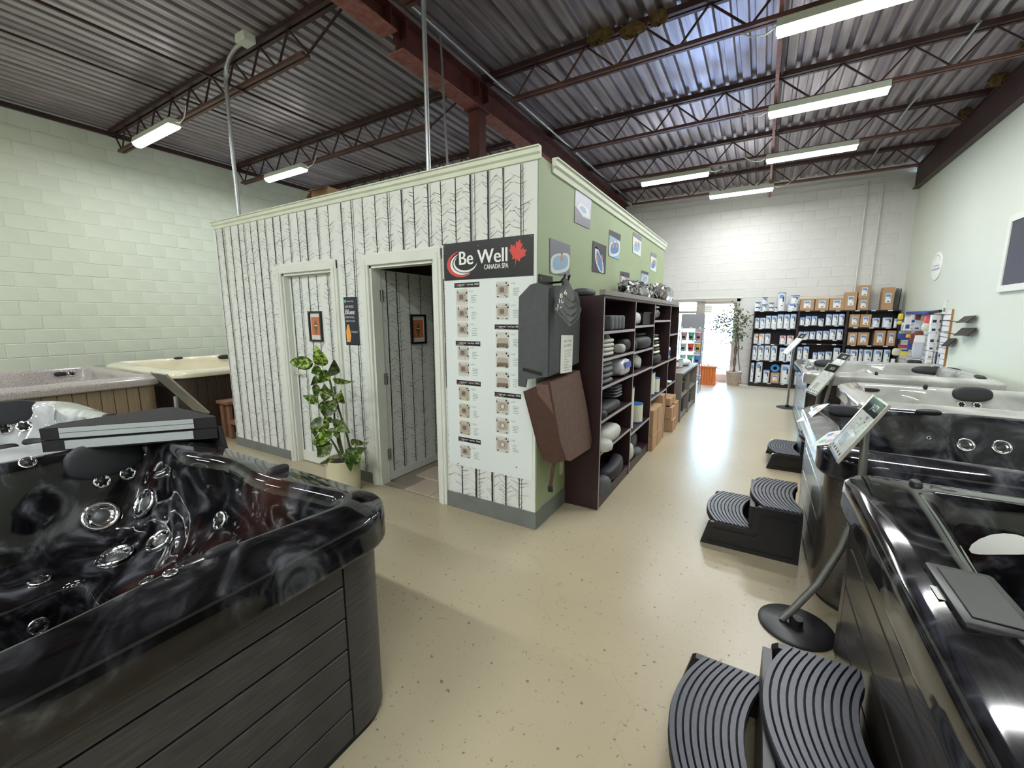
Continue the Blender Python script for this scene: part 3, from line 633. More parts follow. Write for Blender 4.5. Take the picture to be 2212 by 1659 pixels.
def pad(key, x, y, wpx, hpx, name='pillow', m_='pillow_black', thick=.03, e=.75, wide=None, face=None):
    loc, nrm = hit(key, x, y)
    if loc is None: print('no pad', key, x, y); return
    if face: nrm = V(face).normalized()
    root = TUBS[key][0]; s_ = depth(loc)/FPX
    # in-plane axes: along the wall, and up the wall
    al = V((0, 0, 1)).cross(nrm)
    al = al.normalized() if al.length > .2 else V((0, 1, 0)); up = nrm.cross(al).normalized()
    if wide is not None: al = (V(wide)-nrm*V(wide).dot(nrm)).normalized(); up = nrm.cross(al).normalized()
    R_ = Matrix((al, up, nrm)).transposed()
    o = MB().super((0, 0, 0), wpx*s_, hpx*s_, thick, .6, e, R_).build(name, m_, root, 60, world=False); o.location = loc-WLOC[root]; return o
for x, y, r_ in ((218, 1115, 31), (315, 1087, 31), (250, 1203, 33), (347, 1167, 28)): jet('LT', x, y, r_)
for x, y, r_ in ((220, 1040, 15), (276, 1023, 14), (318, 1255, 14), (368, 1240, 14), (85, 1255, 18), (82, 1352, 18), (476, 1125, 20), (60, 1000, 14)): jet('LT', x, y, r_, 'star')
pad('LT', 228, 990, 66, 40); pad('LT', 478, 1192, 32, 12, 'control_knob', 'rubber_black', .02); pad('LT', 600, 1020, 24, 10, 'control_knob', 'rubber_black', .03)
loc, nrm = hit('LT', 560, 988)
if loc: MB().rbox(loc.x-.1, loc.x+.1, loc.y-.05, loc.y+.05, loc.z-.01, loc.z+.012, .008).build('control_screen', 'car_glass', TUBS['LT'][0])
pad('WT', 8, 893, 58, 26); jet('WT', 8, 926, 13, 'star'); jet('WT', 52, 921, 13, 'star'); pad('WT', 10, 968, 20, 8, 'control_knob', 'rubber_black'); pad('WT', 75, 955, 22, 8, 'control_knob', 'rubber_black'); pad('WT', 235, 903, 12, 8, 'drain_cover', 'rubber_black')
pad('TT', 130, 808, 10, 5, 'drain_cover', 'rubber_black'); jet('TT', 132, 808, 6, 'star'); jet('TT', 155, 807, 6, 'star')
for x, y in ((280, 778), (385, 774), (428, 766), (340, 772)): pad('CT', x, y, 9, 3, 'control_knob', 'rubber_black', .02)
pad('CT', 486, 771, 14, 5, 'pillow', 'rubber_black')
pad('T1', 1978, 1048, 18, 10, 'control_knob', 'rubber_black', .02); pad('T1', 2018, 1042, 20, 9, 'control_knob', 'rubber_black', .02)
p, nrm = hit('T1', 2090, 1285)
r1 = TUBS['T1'][0]
sc1 = MB().rbox(p.x-.05, p.x+.085, p.y-.15, p.y+.13, p.z-.012, p.z+.008, .012); sc1 = sc1.build('screen_bezel', 'black_plastic', r1, 40)
MB().rbox(p.x-.03, p.x+.065, p.y-.12, p.y+.10, p.z+.008, p.z+.011, .002, 1).build('screen_glass', 'frame_black', sc1)
p2, _n = hit('T1', 2034, 1283)
MB().rbox(p2.x-.014, p2.x+.016, p2.y-.03, p2.y+.03, p2.z, p2.z+.002, .001, 1).build('sticker', 'paper', r1)
for x, y, r_ in ((2085, 962, 15), (2163, 967, 16)): jet('T2', x, y, r_)
jet('T2', 2006, 946, 4, 'star'); pad('T2', 1820, 888, 30, 13); pad('T2', 2005, 892, 22, 7, 'control_knob', 'rubber_black', .025)
pad('T3', 2100, 852, 34, 16); jet('T3', 2076, 874, 8, 'star'); jet('T3', 2110, 876, 8, 'star'); pad('T3', 1998, 836, 8, 4, 'control_knob', 'rubber_black'); pad('T3', 1878, 842, 18, 4, 'control_screen', 'rubber_black', .01)
pad('T4', 2022, 801, 40, 9, thick=.05, face=(0, -1, .4)); pad('T4', 1785, 785, 22, 8, thick=.05, face=(0, -1, .4)); pad('T4', 2118, 816, 20, 4, 'control_knob', 'rubber_black'); pad('T4', 1892, 808, 7, 3, 'drain_cover', 'rubber_black')

# corner sample of a spa cover on the black tub
cv = thing('cover_sample', 'triangular black cover sample with two grey edge bands on the corner of the black tub', 'cover sample', (-2.95, .95, .892))
A_, B_, C_, D_ = V((-3.02, .50, 0)), V((-3.10, .62, 0)), V((-3.10, 1.09, 0)), V((-2.50, 1.13, 0))
tri = [V((-3.02, .52, 0)), V((-2.55, 1.09, 0)), V((-2.60, 1.10, 0)), V((-3.06, 1.09, 0)), V((-3.10, 1.05, 0)), V((-3.10, .60, 0))]
MB().prism([(p.x, p.y, .895) for p in tri], (0, 0, .056)).build('lower_foam', 'vinyl_black', cv); MB().prism([(p.x, p.y, .955) for p in tri], (0, 0, .06)).build('upper_foam', 'vinyl_black', cv)
e0, e1 = tri[0], tri[1]; d = (e1-e0); nv = V((d.y, -d.x, 0)).normalized()*.004
for z0, z1, f0, f1 in ((.903, .946, .12, .85), (.960, .985, .10, .86), (.988, 1.012, .10, .86)):
    p0, p1 = e0+d*f0, e0+d*f1
    MB().prism([p0+V((0, 0, z0)), p1+V((0, 0, z0)), p1+V((0, 0, z1)), p0+V((0, 0, z1))], nv).build('edge_band', 'vinyl_grey', cv)
MB().prism([(-3.06, 1.095, .96), (-2.52, 1.095, .96), (-2.48, 1.102, .80), (-3.06, 1.102, .80)], (0, .008, 0)).build('hanging_flap', 'vinyl_black', cv)

# ------------------------------------------------------------------ plastic steps
def steps():
    t_ = thing('tub_step', 'x', 'step', (0, 0, 0), 'two-tier plastic tub steps')
    W = .60; zs = (.165, .335)
    out = [(-.28, 0), (-.24, .155), (-.225, .165), (.0, .165), (.02, .18), (.03, .32), (.05, .335), (.285, .335), (.29, .32), (.29, 0)]
    for sgn in (0, 1):
        y0 = 0 if sgn == 0 else W-.03
        sp = MB().prism([(x, y0, z) for x, z in out], (0, .03, 0)).build('side_panel', 'black_plastic', t_)
        q = [(-.235, .03), (-.205, .125), (.04, .125), (.06, .145), (.07, .285), (.255, .285), (.26, .03)]; yy = -.006 if sgn == 0 else W
        # raised rim around the recessed face of the panel
        for (a, b_) in zip(q, q[1:]+q[:1]): MB().obox((a[0], yy+.003, a[1]), (b_[0], yy+.003, b_[1]), .006, .01, (0, 1, 0)).build('panel_rib', 'black_plastic', sp)
    def tread(xa, xb, z, nr):
        bow = .10; dx = (xb-xa)/nr; N = 14
        arc = lambda x, f: (x-bow*(1-(2*f-1)**2)*.8+.04, .015+f*(W-.03))
        base = [arc(xa, k/N) for k in range(N+1)]+[(min(arc(xb, 1-k/N)[0], .29), arc(xb, 1-k/N)[1]) for k in range(N+1)]
        tr = MB().prism([(x, y, z-.03) for x, y in base], (0, 0, .03)).build('tread', 'step_groove', t_)
        for i in range(nr):
            a0, a1 = xa+i*dx+.003, xa+(i+1)*dx-.004
            pl = [arc(a0, k/N) for k in range(N+1)]+[arc(a1, 1-k/N) for k in range(N+1)]
            pl = [(min(x, .29), y) for x, y in pl]
            MB().prism([(x, y, z) for x, y in pl], (0, 0, .012)).build('rib', 'step_grey', tr)
        return tr
    tread(-.235, .0, zs[0], 10); tread(.035, .29, zs[1], 11)
    MB().box(.0, .03, .03, W-.03, 0, .32).build('riser', 'black_plastic', t_)
    return t_
s0 = steps()
for k, (x, y, lab) in enumerate(((.10, 1.12, 'black two-tier plastic step against the tub with the display screen'), (.03, 3.0, 'black two-tier plastic step against the charcoal swirled tub'), (.44, 4.92, 'black two-tier plastic step in front of the white tub behind the charcoal one'))):
    o = s0 if k == 0 else copy_tree(s0); o.location = (x, y, 0); o['label'] = lab

# ------------------------------------------------------------------ lectern sign stands
def sign_stand(label, bx, by, path, cx, cy, zb, zt, x_b, x_t, wd, rz=0, header='JAZZI', disc=True):
    t_ = thing('sign_stand', label, 'sign stand', (bx, by, 0), 'lectern sign stands')
    if disc: MB().lathe([(.165, 0), (.165, .008), (.15, .014), (.03, .018), (.03, .05), (.0, .05)], (bx, by, 0), 32).build('base', 'black_plastic', t_, 40)
    MB().tube(path, .017, 12).build('pole', 'steel_grey', t_, 50)
    c = V((cx, cy, 0)); q = Matrix.Rotation(rz, 3, 'Z')
    def P(u, v, n=0):              # u across (towards -y), v up the slope
        x = x_b+(x_t-x_b)*v-cx; z = zb+(zt-zb)*v
        sl = V((x_t-x_b, 0, zt-zb)).normalized(); nr = V((-sl.z, 0, sl.x))
        return q @ (V((x, -u*wd/2, 0))+nr*n)+c+V((0, 0, z))
    pn = MB().prism([P(-1, 0), P(1, 0), P(1, 1), P(-1, 1)], P(0, .5, .004)-P(0, .5)).build('panel', 'paper', t_)
    MB().prism([P(-1.12, -.04, .006), P(1.06, -.04, .006), P(1.06, 1.03, .006), P(-1.12, 1.03, .006)], P(0, .5, .008)-P(0, .5, .006)).build('acrylic_cover', 'acrylic', pn)
    for u0, u1 in ((-1.2, -1.03), (1.0, 1.06)): MB().prism([P(u0, -.04, -.006), P(u1, -.04, -.006), P(u1, 1.03, -.006), P(u0, 1.03, -.006)], P(0, .5, .012)-P(0, .5)).build('rail', 'alu', pn)
    MB().prism([P(-1.1, -.05, -.008), P(1.05, -.05, -.008), P(1.05, 1.03, -.008), P(-1.1, 1.03, -.008)], P(0, .5, .006)-P(0, .5)).build('backing_tray', 'galv', pn)
    MB().poly([P(-1, .76, .0046), P(1, .76, .0046), P(1, 1, .0046), P(-1, 1, .0046)]).build('header_print', 'header_black', pn)
    rt = P(1, .5)-P(-1, .5); up = P(0, 1)-P(0, 0)
    mb = MB(); lettering(mb, header, P(-.25, .84, .0052), rt, up, .028); mb.build('header_lettering', 'logo_white', pn)
    mb = MB(); lettering(mb, '450', P(.1, .68, .0048), rt, up, .018)
    rr_ = random.Random(5)
    for k in range(26):
        u, v = rr_.uniform(-.7, .7), rr_.uniform(.40, .64); e = .02; mb.poly([P(u, v, .0048), P(u+.05, v, .0048), P(u+.05, v+e, .0048), P(u, v+e, .0048)])
    for k in range(9):
        v = .34-k*.024; mb.poly([P(-.55, v, .0048), P(-.55+rr_.uniform(.5, 1), v, .0048), P(-.55+.6, v+.006, .0048), P(-.55, v+.006, .0048)])
    for k in range(5):
        u = -.8+k*.38; mb.poly([P(u+.07*math.cos(a), .06+.028*math.sin(a), .0048) for a in [2*PI*j/10 for j in range(10)]])
    mb.build('product_print', 'text_black', pn)
    return t_
sign_stand('lectern sign on a bent grey pole with round black base beside two dark tubs', .27, 2.36, [(.21, 2.36, .02), (.25, 2.37, .08), (.345, 2.39, .25), (.42, 2.42, .45), (.455, 2.425, .62), (.462, 2.425, .8), (.45, 2.425, 1.04)], .42, 2.425, .915, 1.175, .35, .49, .25)
sign_stand('lectern sign on a straight pole beside the white tub set back from the aisle', .55, 5.75, [(.55, 5.75, .02), (.60, 5.6, .6), (.61, 5.55, .86)], .62, 5.42, .76, 1.06, .52, .70, .26, .25)
sign_stand('lectern sign standing just behind another one by the white tub', .66, 6.08, [(.66, 6.08, .02), (.78, 6.1, .9), (.80, 6.1, .98)], .80, 6.1, .86, 1.13, .70, .88, .26, .2)
sign_stand('lectern sign past the white tub closest to the filter shelves', .50, 8.55, [(.50, 8.55, .02), (.50, 8.55, .9), (.52, 8.55, 1.1)], .53, 8.55, .96, 1.28, .40, .64, .30, .2)
# the sign stand by the cream tub, seen from behind
sign_stand('lectern sign seen from behind between the white marbled and the cream tub', -3.9, 1.40, [(-3.9, 1.40, .02), (-3.9, 1.40, .6), (-3.9, 1.41, .95)], -3.9, 1.44, .815, 1.135, -3.9-.117, -3.9+.117, .24, -PI/2)
# ------------------------------------------------------------------ banner, poster, pictures on the partition
FR = V((1, 0, 0)); UP = V((0, 0, 1)); GR = V((0, 1, 0))
def FP(x, y, n=0): p = PX(x, y, 1, YW); p.y = YW-n; return p          # a point of the birch face under a pixel
def sheet(mb, pts, thick): return mb.prism(pts, thick)
bn = thing('banner', 'black spa brand banner with a red maple leaf above the model poster', 'banner', (-1.74, YW, 1.85))
z0, z1, xa, xb = 1.835, 2.105, -2.125, -1.352
MB().prism([(xa, YW-.003, z0), (xb, YW-.003, z0), (xb, YW-.003, z1), (xa, YW-.003, z1)], (0, -.003, 0)).build('vinyl_sheet', 'banner_black', bn)
yf = YW-.0066
def BP(u, v): return V((xa+(xb-xa)*u, yf, z0+(z1-z0)*v))     # u, v: fractions of the banner
bw, bh = xb-xa, z1-z0
mb = MB(); lettering(mb, 'Be Well', BP(.19, .40), FR, UP, bh*.36, bw*.54, bold=.006)
mb.build('brand_lettering', 'logo_white', bn)
mb = MB(); lettering(mb, 'CANADA SPA', BP(.48, .235), FR, UP, bh*.125, bw*.265, bold=.0015); mb.build('brand_subtitle', 'logo_white', bn)
def swoosh(name, m_, cx, cz, ra, rb_, a0, a1, wmax):
    mb = MB(); N = 30; prev = None
    for k in range(N+1):
        f = k/N; a = a0+(a1-a0)*f; w_ = wmax*math.sin(PI*f)**.7; c, s_ = math.cos(a), math.sin(a)
        cur = (V((cx+(ra-w_)*c, yf, cz+(rb_-w_*.8)*s_)), V((cx+ra*c, yf, cz+rb_*s_)))
        if prev: mb.poly([prev[0], prev[1], cur[1], cur[0]])
        prev = cur
    mb.build(name, m_, bn)
swoosh('red_swoosh', 'logo_red', BP(.215, 0).x, BP(0, .42).z, .135, .095, 1.75, 5.4, .03)
swoosh('white_swoosh', 'logo_white', BP(.235, 0).x, BP(0, .42).z, .118, .078, 1.9, 5.3, .022)
swoosh('white_swoosh', 'logo_white', BP(.26, 0).x, BP(0, .44).z, .108, .068, 2.3, 6.2, .02)
leaf = [(0, -.5), (.03, -.22), (.22, -.27), (.19, -.17), (.45, .02), (.38, .06), (.43, .22), (.28, .19), (.25, .27), (.13, .13), (.19, .40), (.10, .35), (0, .5)]
leaf = leaf+[(-x, y) for x, y in leaf[::-1][1:-1]]
c = BP(.84, .58); ca, sa = math.cos(-.28), math.sin(-.28); mb = MB()
mb.poly([c+V(((x*ca-y*sa)*.155, -.0004, (x*sa+y*ca)*.185)) for x, y in leaf]); mb.build('maple_leaf', 'logo_red', bn)
for u, v in ((.42, .86), (.98, .95), (.02, .93)): MB().lathe([(.005, 0), (.004, .003), (0, .004)], BP(u, v), 8, (0, -1, 0)).build('thumb_tack', 'steel_grey', bn)
pc = thing('model_poster', 'white poster of hot tub models under the black banner', 'poster', (-1.74, YW, .4))
MB().prism([(xa, YW-.0012, .372), (-1.352, YW-.0012, .372), (-1.352, YW-.0012, z0+.02), (xa, YW-.0012, z0+.02)], (0, -.0012, 0)).build('vinyl_sheet', 'vinyl_poster', pc)
def bar(px_, py_, px1, py1, txt):           # black heading bar with its lettering; pixel corners of the bar
    a, b_ = FP(px_, py_, .003), FP(px1, py1, .003); h_ = .036; w_ = b_.x-a.x; o = V((a.x, YW-.0027, a.z-h_/2))
    hb_ = MB().prism([o, o+FR*w_, o+FR*w_+UP*h_, o+UP*h_], (0, -.0004, 0)).build('heading_bar', 'text_black', pc)
    f = YW-.0034; q = V((o.x+w_*.04, f, o.z+h_*.42))
    mb = MB(); lettering(mb, 'O', q, FR, UP, .014, .018); lettering(mb, 'S', q+FR*(w_*.42), FR, UP, .014, .013); mb.build('heading_initials', 'logo_red', hb_)
    mb = MB(); lettering(mb, 'riginal', q+FR*.021, FR, UP, .014, w_*.28); lettering(mb, 'eries '+txt, q+FR*(w_*.42+.016), FR, UP, .014, w_*.44); lettering(mb, 'made in Canada', V((q.x, f, o.z+h_*.14)), FR, UP, .005, w_*.3); mb.build('heading_lettering', 'logo_white', hb_)
for a in ((982, 617, 1036, 612, '300'), (985, 741, 1038, 739, '400'), (987, 825, 1039, 828, '500C'), (991, 947, 1039, 955, '500'), (1069, 706, 1126, 706, '600'), (1069, 851, 1126, 856, '700')): bar(*a)
tp_rand = random.Random(4)
def model_print(px_, py_, size_px, code, style):
    c = FP(px_, py_, .0025); s_ = size_px*depth(c)/FPX; hw, hh = s_*.5, s_*.52
    def Q(u, v, k=0): return V((c.x+u*hw, YW-.0026-.0002*k, c.z+v*hh))
    mb = MB(); mb.cur = 0; rp = rr(1, 1, .26, 1, 5); mb.poly([Q(x, y) for x, y in rp])
    mb.cur = 1; mb.poly([Q(x*.8, y*.55-(.3 if style == 6 else 0), 1) for x, y in rr(1, 1, .4, 1, 5)])
    mb.cur = 2
    if style == 7: mb.poly([Q(.36*math.cos(a), .36*math.sin(a), 2) for a in [2*PI*k/16 for k in range(16)]]); mb.cur = 0; mb.poly([Q(.28*math.cos(a), .28*math.sin(a), 3) for a in [2*PI*k/16 for k in range(16)]])
    elif style == 6: mb.poly([Q(-.85, -.85, 2), Q(.85, -.85, 2), Q(.8, -.35, 2), Q(-.8, -.35, 2)])
    else: mb.poly([Q(x*.35-.1, y*.3, 2) for x, y in rr(1, 1, .4, 1, 4)])
    mb.cur = 3
    def blob(u, v, a, b_, n_=8): mb.poly([Q(u+a*math.cos(2*PI*k/n_), v+b_*math.sin(2*PI*k/n_), 4) for k in range(n_)])
    if style in (3, 4): blob(-.65, .62, .1, .13); [blob(.85, v, .1, .16) for v in (.55, -.45)]; [blob(tp_rand.uniform(.3, .8), tp_rand.uniform(-.8, .8), .05, .04) for k in range(12)]
    else: blob(.55, .78, .12, .12); blob(.82, .5, .12, .12); blob(-.85, .55, .07, .16); blob(-.7, -.8, .14, .09); blob(.6, -.86, .16, .06); [blob(tp_rand.uniform(-.85, .85), tp_rand.choice((-.7, -.55, .7, -.8)), .04, .04) for k in range(14)]
    mp_ = MB and mb.build('model_picture', ['thumb_light' if style not in (5,) else 'thumb_olive', 'thumb_mid', 'thumb_dark', 'text_black'], pc)
    q = V((c.x+hw+.012, YW-.0026, c.z+hh*.62)); mb = MB(); lettering(mb, code, q, FR, UP, .011)
    for k in range(5): w_ = tp_rand.uniform(.03, .055); o = q+FR*.018-UP*(.03+k*.012); mb.poly([o, o+FR*w_, o+FR*w_+UP*.003, o+UP*.003])
    mb.build('model_caption', 'text_grey', mp_)['kind'] = 'stuff'
for px_, py_, sz, code, st_ in ((998, 642, 32, 'C/347', 3), (999, 677, 32, 'C/354', 3), (1000, 712, 31, 'C/364', 3), (1001, 762, 31, 'C/447', 4), (1002, 797, 30, 'C/480', 4), (1003, 850, 29, 'C/550C', 5), (1004, 887, 29, 'C/567C', 5), (1005, 924, 29, 'C/578C', 5), (1006, 975, 28, 'C/547', 2), (1086, 626, 34, 'C/565', 2), (1086, 673, 34, 'C/575', 2), (1086, 735, 35, 'C/647', 6), (1086, 777, 35, 'C/665', 6), (1086, 821, 35, 'C/681', 6), (1086, 878, 34, 'C/747', 7), (1086, 919, 34, 'C/765', 7), (1086, 960, 34, 'C/782', 7)):
    model_print(px_, py_, sz, code, st_)
for px_, py_ in ((990, 1001), (1116, 1009)): MB().lathe([(.005, 0), (.004, .003), (0, .004)], FP(px_, py_, .003), 8, (0, -1, 0)).build('thumb_tack', 'text_black', pc)
# picture on the closed door, picture on the open door, festival poster between the doors
def framed(label, o, right, w_, h_, tilt=0):
    right = V(right); nrm = right.cross(UP); t_ = thing('framed_picture', label, 'picture', o, 'small framed pictures on the doors'); up = UP
    r2, u2 = right*math.cos(tilt)+up*math.sin(tilt), up*math.cos(tilt)-right*math.sin(tilt); o = V(o)
    def Q(u, v, n): return o+r2*(u*w_/2)+u2*(v*h_/2)+nrm*n
    b_ = .018/w_*2; bv = .018/h_*2; mb = MB()
    for (ua, ub, va, vb) in ((-1, -1+b_, -1, 1), (1-b_, 1, -1, 1), (-1+b_, 1-b_, -1, -1+bv), (-1+b_, 1-b_, 1-bv, 1)):
        mb.prism([Q(ua, va, .001), Q(ub, va, .001), Q(ub, vb, .001), Q(ua, vb, .001)], nrm*.022)
    mb.build('frame', 'frame_black', t_)
    MB().prism([Q(-1+b_, -1+bv, .002), Q(1-b_, -1+bv, .002), Q(1-b_, 1-bv, .002), Q(-1+b_, 1-bv, .002)], nrm*.006).build('mat_board', 'art_mat', t_)
    MB().poly([Q(-.68, -.58, .0085), Q(.68, -.58, .0085), Q(.68, .62, .0085), Q(-.68, .62, .0085)]).build('print', 'art_orange', t_)
    mb = MB(); mb.poly([Q(.0, .5, .009), Q(-.22, .15, .009), Q(-.3, -.1, .009), Q(-.1, -.3, .009), Q(-.12, -.5, .009), Q(.12, -.5, .009), Q(.1, -.3, .009), Q(.3, -.1, .009), Q(.22, .15, .009)]); mb.build('print_figure', 'art_olive', t_)
    MB().poly([Q(-.2, .02, .0094), Q(.2, .02, .0094), Q(.2, .08, .0094), Q(-.2, .08, .0094)]).build('print_caption', 'art_mat', t_)
p = PX(684, 705, 1, YW+.055); framed('small black framed orange print hung tilted on the closed birch door', (p.x, YW+.0555, p.z), FR, .20, .30, 0)
p = PX(902, 711, 0, xl+.012); framed('small black framed orange print on the open birch door', (xl+.0125, p.y, p.z), GR, .21, .29)
p = FP(760, 694); bp_ = thing('festival_poster', 'narrow dark blue blues festival poster between the two doors', 'poster', (p.x, YW, p.z))
pw, ph = .185, .435; o = V((p.x-pw/2, YW-.002, p.z-ph/2))
MB().prism([o, o+FR*pw, o+FR*pw+UP*ph, o+UP*ph], (0, -.002, 0)).build('sheet', 'navy', bp_)
def Q(u, v): return V((o.x+u*pw, YW-.0045, o.z+v*ph))
mb = MB(); lettering(mb, 'Toronto Trust', Q(.22, .9), FR, UP, .014, pw*.5); lettering(mb, 'LIVE MUSIC', Q(.08, .78), FR, UP, .022, pw*.65); lettering(mb, 'Blues', Q(.06, .645), FR, UP, .045, pw*.68, shear=.25, bold=.002); lettering(mb, 'FESTIVAL', Q(.08, .565), FR, UP, .016, pw*.66)
lettering(mb, 'AUGUST 9-18, 2019', Q(.08, .49), FR, UP, .014, pw*.68); lettering(mb, 'In the park', Q(.45, .26), FR, UP, .02, pw*.45, shear=.3); mb.build('lettering', 'logo_white', bp_)
MB().poly([Q(.05, .885), Q(.17, .885), Q(.17, .945), Q(.05, .945)]).build('logo_square', 'bucket_green', bp_)
mb = MB(); mb.poly([Q(.08, .06), Q(.34, .06), Q(.42, .2), Q(.36, .32), (Q(.28, .44)), Q(.16, .42), Q(.06, .28)]); mb.build('performer_print', 'label_orange', bp_)

# ------------------------------------------------------------------ potted dumb cane
pl = thing('potted_plant', 'tall leafy plant with mottled yellow-green leaves in a cream pot by the birch wall', 'plant', (-3.17, 2.33, 0))
MB().lathe([(.13, 0), (.14, .01), (.15, .3), (.14, .3), (.13, .26), (0, .26)], (-3.17, 2.33, 0), 32).build('pot', 'pot_cream', pl, 40)
MB().lathe([(.132, .262), (.06, .272), (0, .275)], (-3.17, 2.33, 0), 20).build('soil', 'soil', pl, 40)
def PP(u, v, dy=0): p = PX(600+u/4.88, 720+v/4.88, 1, 2.30+dy); return p
def leafm(b_, tip, w_, droop, m_, k):
    b_, tip = V(b_), V(tip); d = tip-b_; L = d.length; d.normalize(); view = (CAM-(b_+tip)/2).normalized()
    sd_ = d.cross(view).normalized(); nr = sd_.cross(d).normalized()
    roll = rnd.uniform(-.5, .5); sd2 = sd_*math.cos(roll)+nr*math.sin(roll); nr = sd2.cross(d); N = 9; vs = []; fs = []
    for i in range(N+1):
        f = i/N; wv = w_*.5*(math.sin(PI*min(1, f**.8))**.75)*(1.08-.4*f) if 0 < f < 1 else .002
        c = b_+d*(L*f)+nr*(math.sin(PI*f)*droop); wob = .10*w_*math.sin(f*9+k)
        for s_, h_ in ((-1, .22), (-.5, .06), (0, 0), (.5, .06), (1, .22)): vs.append(c+sd2*(s_*wv)+nr*(h_*wv+abs(s_)*wob*.4))
    for i in range(N):
        for j in range(4): fs.append((i*5+j, i*5+j+1, (i+1)*5+j+1, (i+1)*5+j))
    return MB().add(vs, fs).build('leaf', m_, pl, 80)
LV = [(500, 340, 405, 125, 125), (375, 300, 125, 305, 115), (370, 310, 225, 375, 70), (560, 450, 595, 280, 115), (520, 390, 430, 525, 115), (450, 360, 350, 420, 95), (580, 490, 795, 512, 60), (410, 460, 345, 550, 65),
      (400, 540, 395, 700, 70), (420, 740, 265, 655, 85), (560, 590, 480, 720, 130), (600, 640, 630, 745, 85), (685, 740, 670, 590, 70), (545, 710, 512, 905, 160), (600, 700, 610, 830, 110), (450, 880, 390, 1095, 105),
      (570, 890, 480, 950, 90), (610, 900, 640, 1065, 120), (640, 950, 768, 1052, 110), (590, 1050, 368, 1172, 115), (520, 1050, 405, 1205, 120), (580, 1170, 410, 1300, 150), (705, 1260, 772, 1455, 105), (760, 1200, 848, 1410, 135),
      (765, 1140, 952, 1166, 62), (860, 1230, 935, 1205, 70), (600, 1320, 440, 1372, 50), (540, 940, 420, 1040, 60), (560, 1000, 640, 1110, 100), (520, 560, 450, 620, 90)]
for k, (a, b_, c, d_, w_) in enumerate(LV):
    dy = rnd.uniform(-.12, .0); q = PP(a, b_, dy+.03); tp2 = PP(c, d_, dy-.04)
    leafm(q, tp2, 1.25*w_/4.88*depth(q)/FPX, rnd.uniform(.01, .035), 'leaf' if k in (0, 1, 2, 4, 5, 9, 19, 27, 12) else 'leaf_dark', k)
for pts in (((700, 1290), (640, 1160), (600, 950), (590, 700), (560, 540), (530, 430)), ((720, 1290), (760, 1190), (700, 980), (640, 790), (590, 560)), ((680, 1280), (600, 1180), (520, 1050)), ((740, 1280), (770, 1190)), ((690, 1280), (650, 1100), (640, 1000))):
    P_ = [PP(u, v, .02) for u, v in pts]; P_[0].z = .26; P_[0].y = 2.33
    MB().tube(P_, [.014]+[.009]*(len(P_)-1), 7).build('stem', 'stem', pl, 60)

# ------------------------------------------------------------------ photo prints taped to the green wall
def GP(x, y, n=0): p = PX(x, y, 0, XG); p.x = XG+n; return p
PH = [('tilted photo print of a grey hot tub from above, highest on the green wall', (1242, 410), (1277, 430), (1273, 495), (1240, 480), 'photo_lilac', 'photo_grey', 0),
      ('large photo print of a bather in a white tub above the cover samples', (1187, 514), (1231, 530), (1230, 598), (1187, 590), 'photo_grey', 'photo_sky', 1),
      ('photo print of a long blue swim tub from above', (1280, 520), (1309, 532), (1307, 592), (1278, 586), 'photo_dark', 'photo_blue', 2),
      ('photo print of two bathers against blue water', (1316, 496), (1340, 507), (1337, 562), (1314, 552), 'photo_sky', 'photo_blue', 3),
      ('photo print of bathers in a white tub just under the wall trim', (1367, 501), (1385, 511), (1383, 555), (1366, 545), 'photo_white', 'photo_grey', 4),
      ('photo print of a purple tub half hidden behind the bookcase top', (1340, 586), (1359, 590), (1358, 632), (1338, 632), 'photo_pink', 'photo_grey', 2),
      ('pale photo print just above the wrapped foil bundle', (1385, 584), (1400, 588), (1399, 614), (1384, 614), 'photo_sky', 'photo_white', 3),
      ('small blue photo print near the far end of the green wall', (1406, 545), (1418, 549), (1416, 588), (1404, 583), 'photo_white', 'photo_blue', 4)]
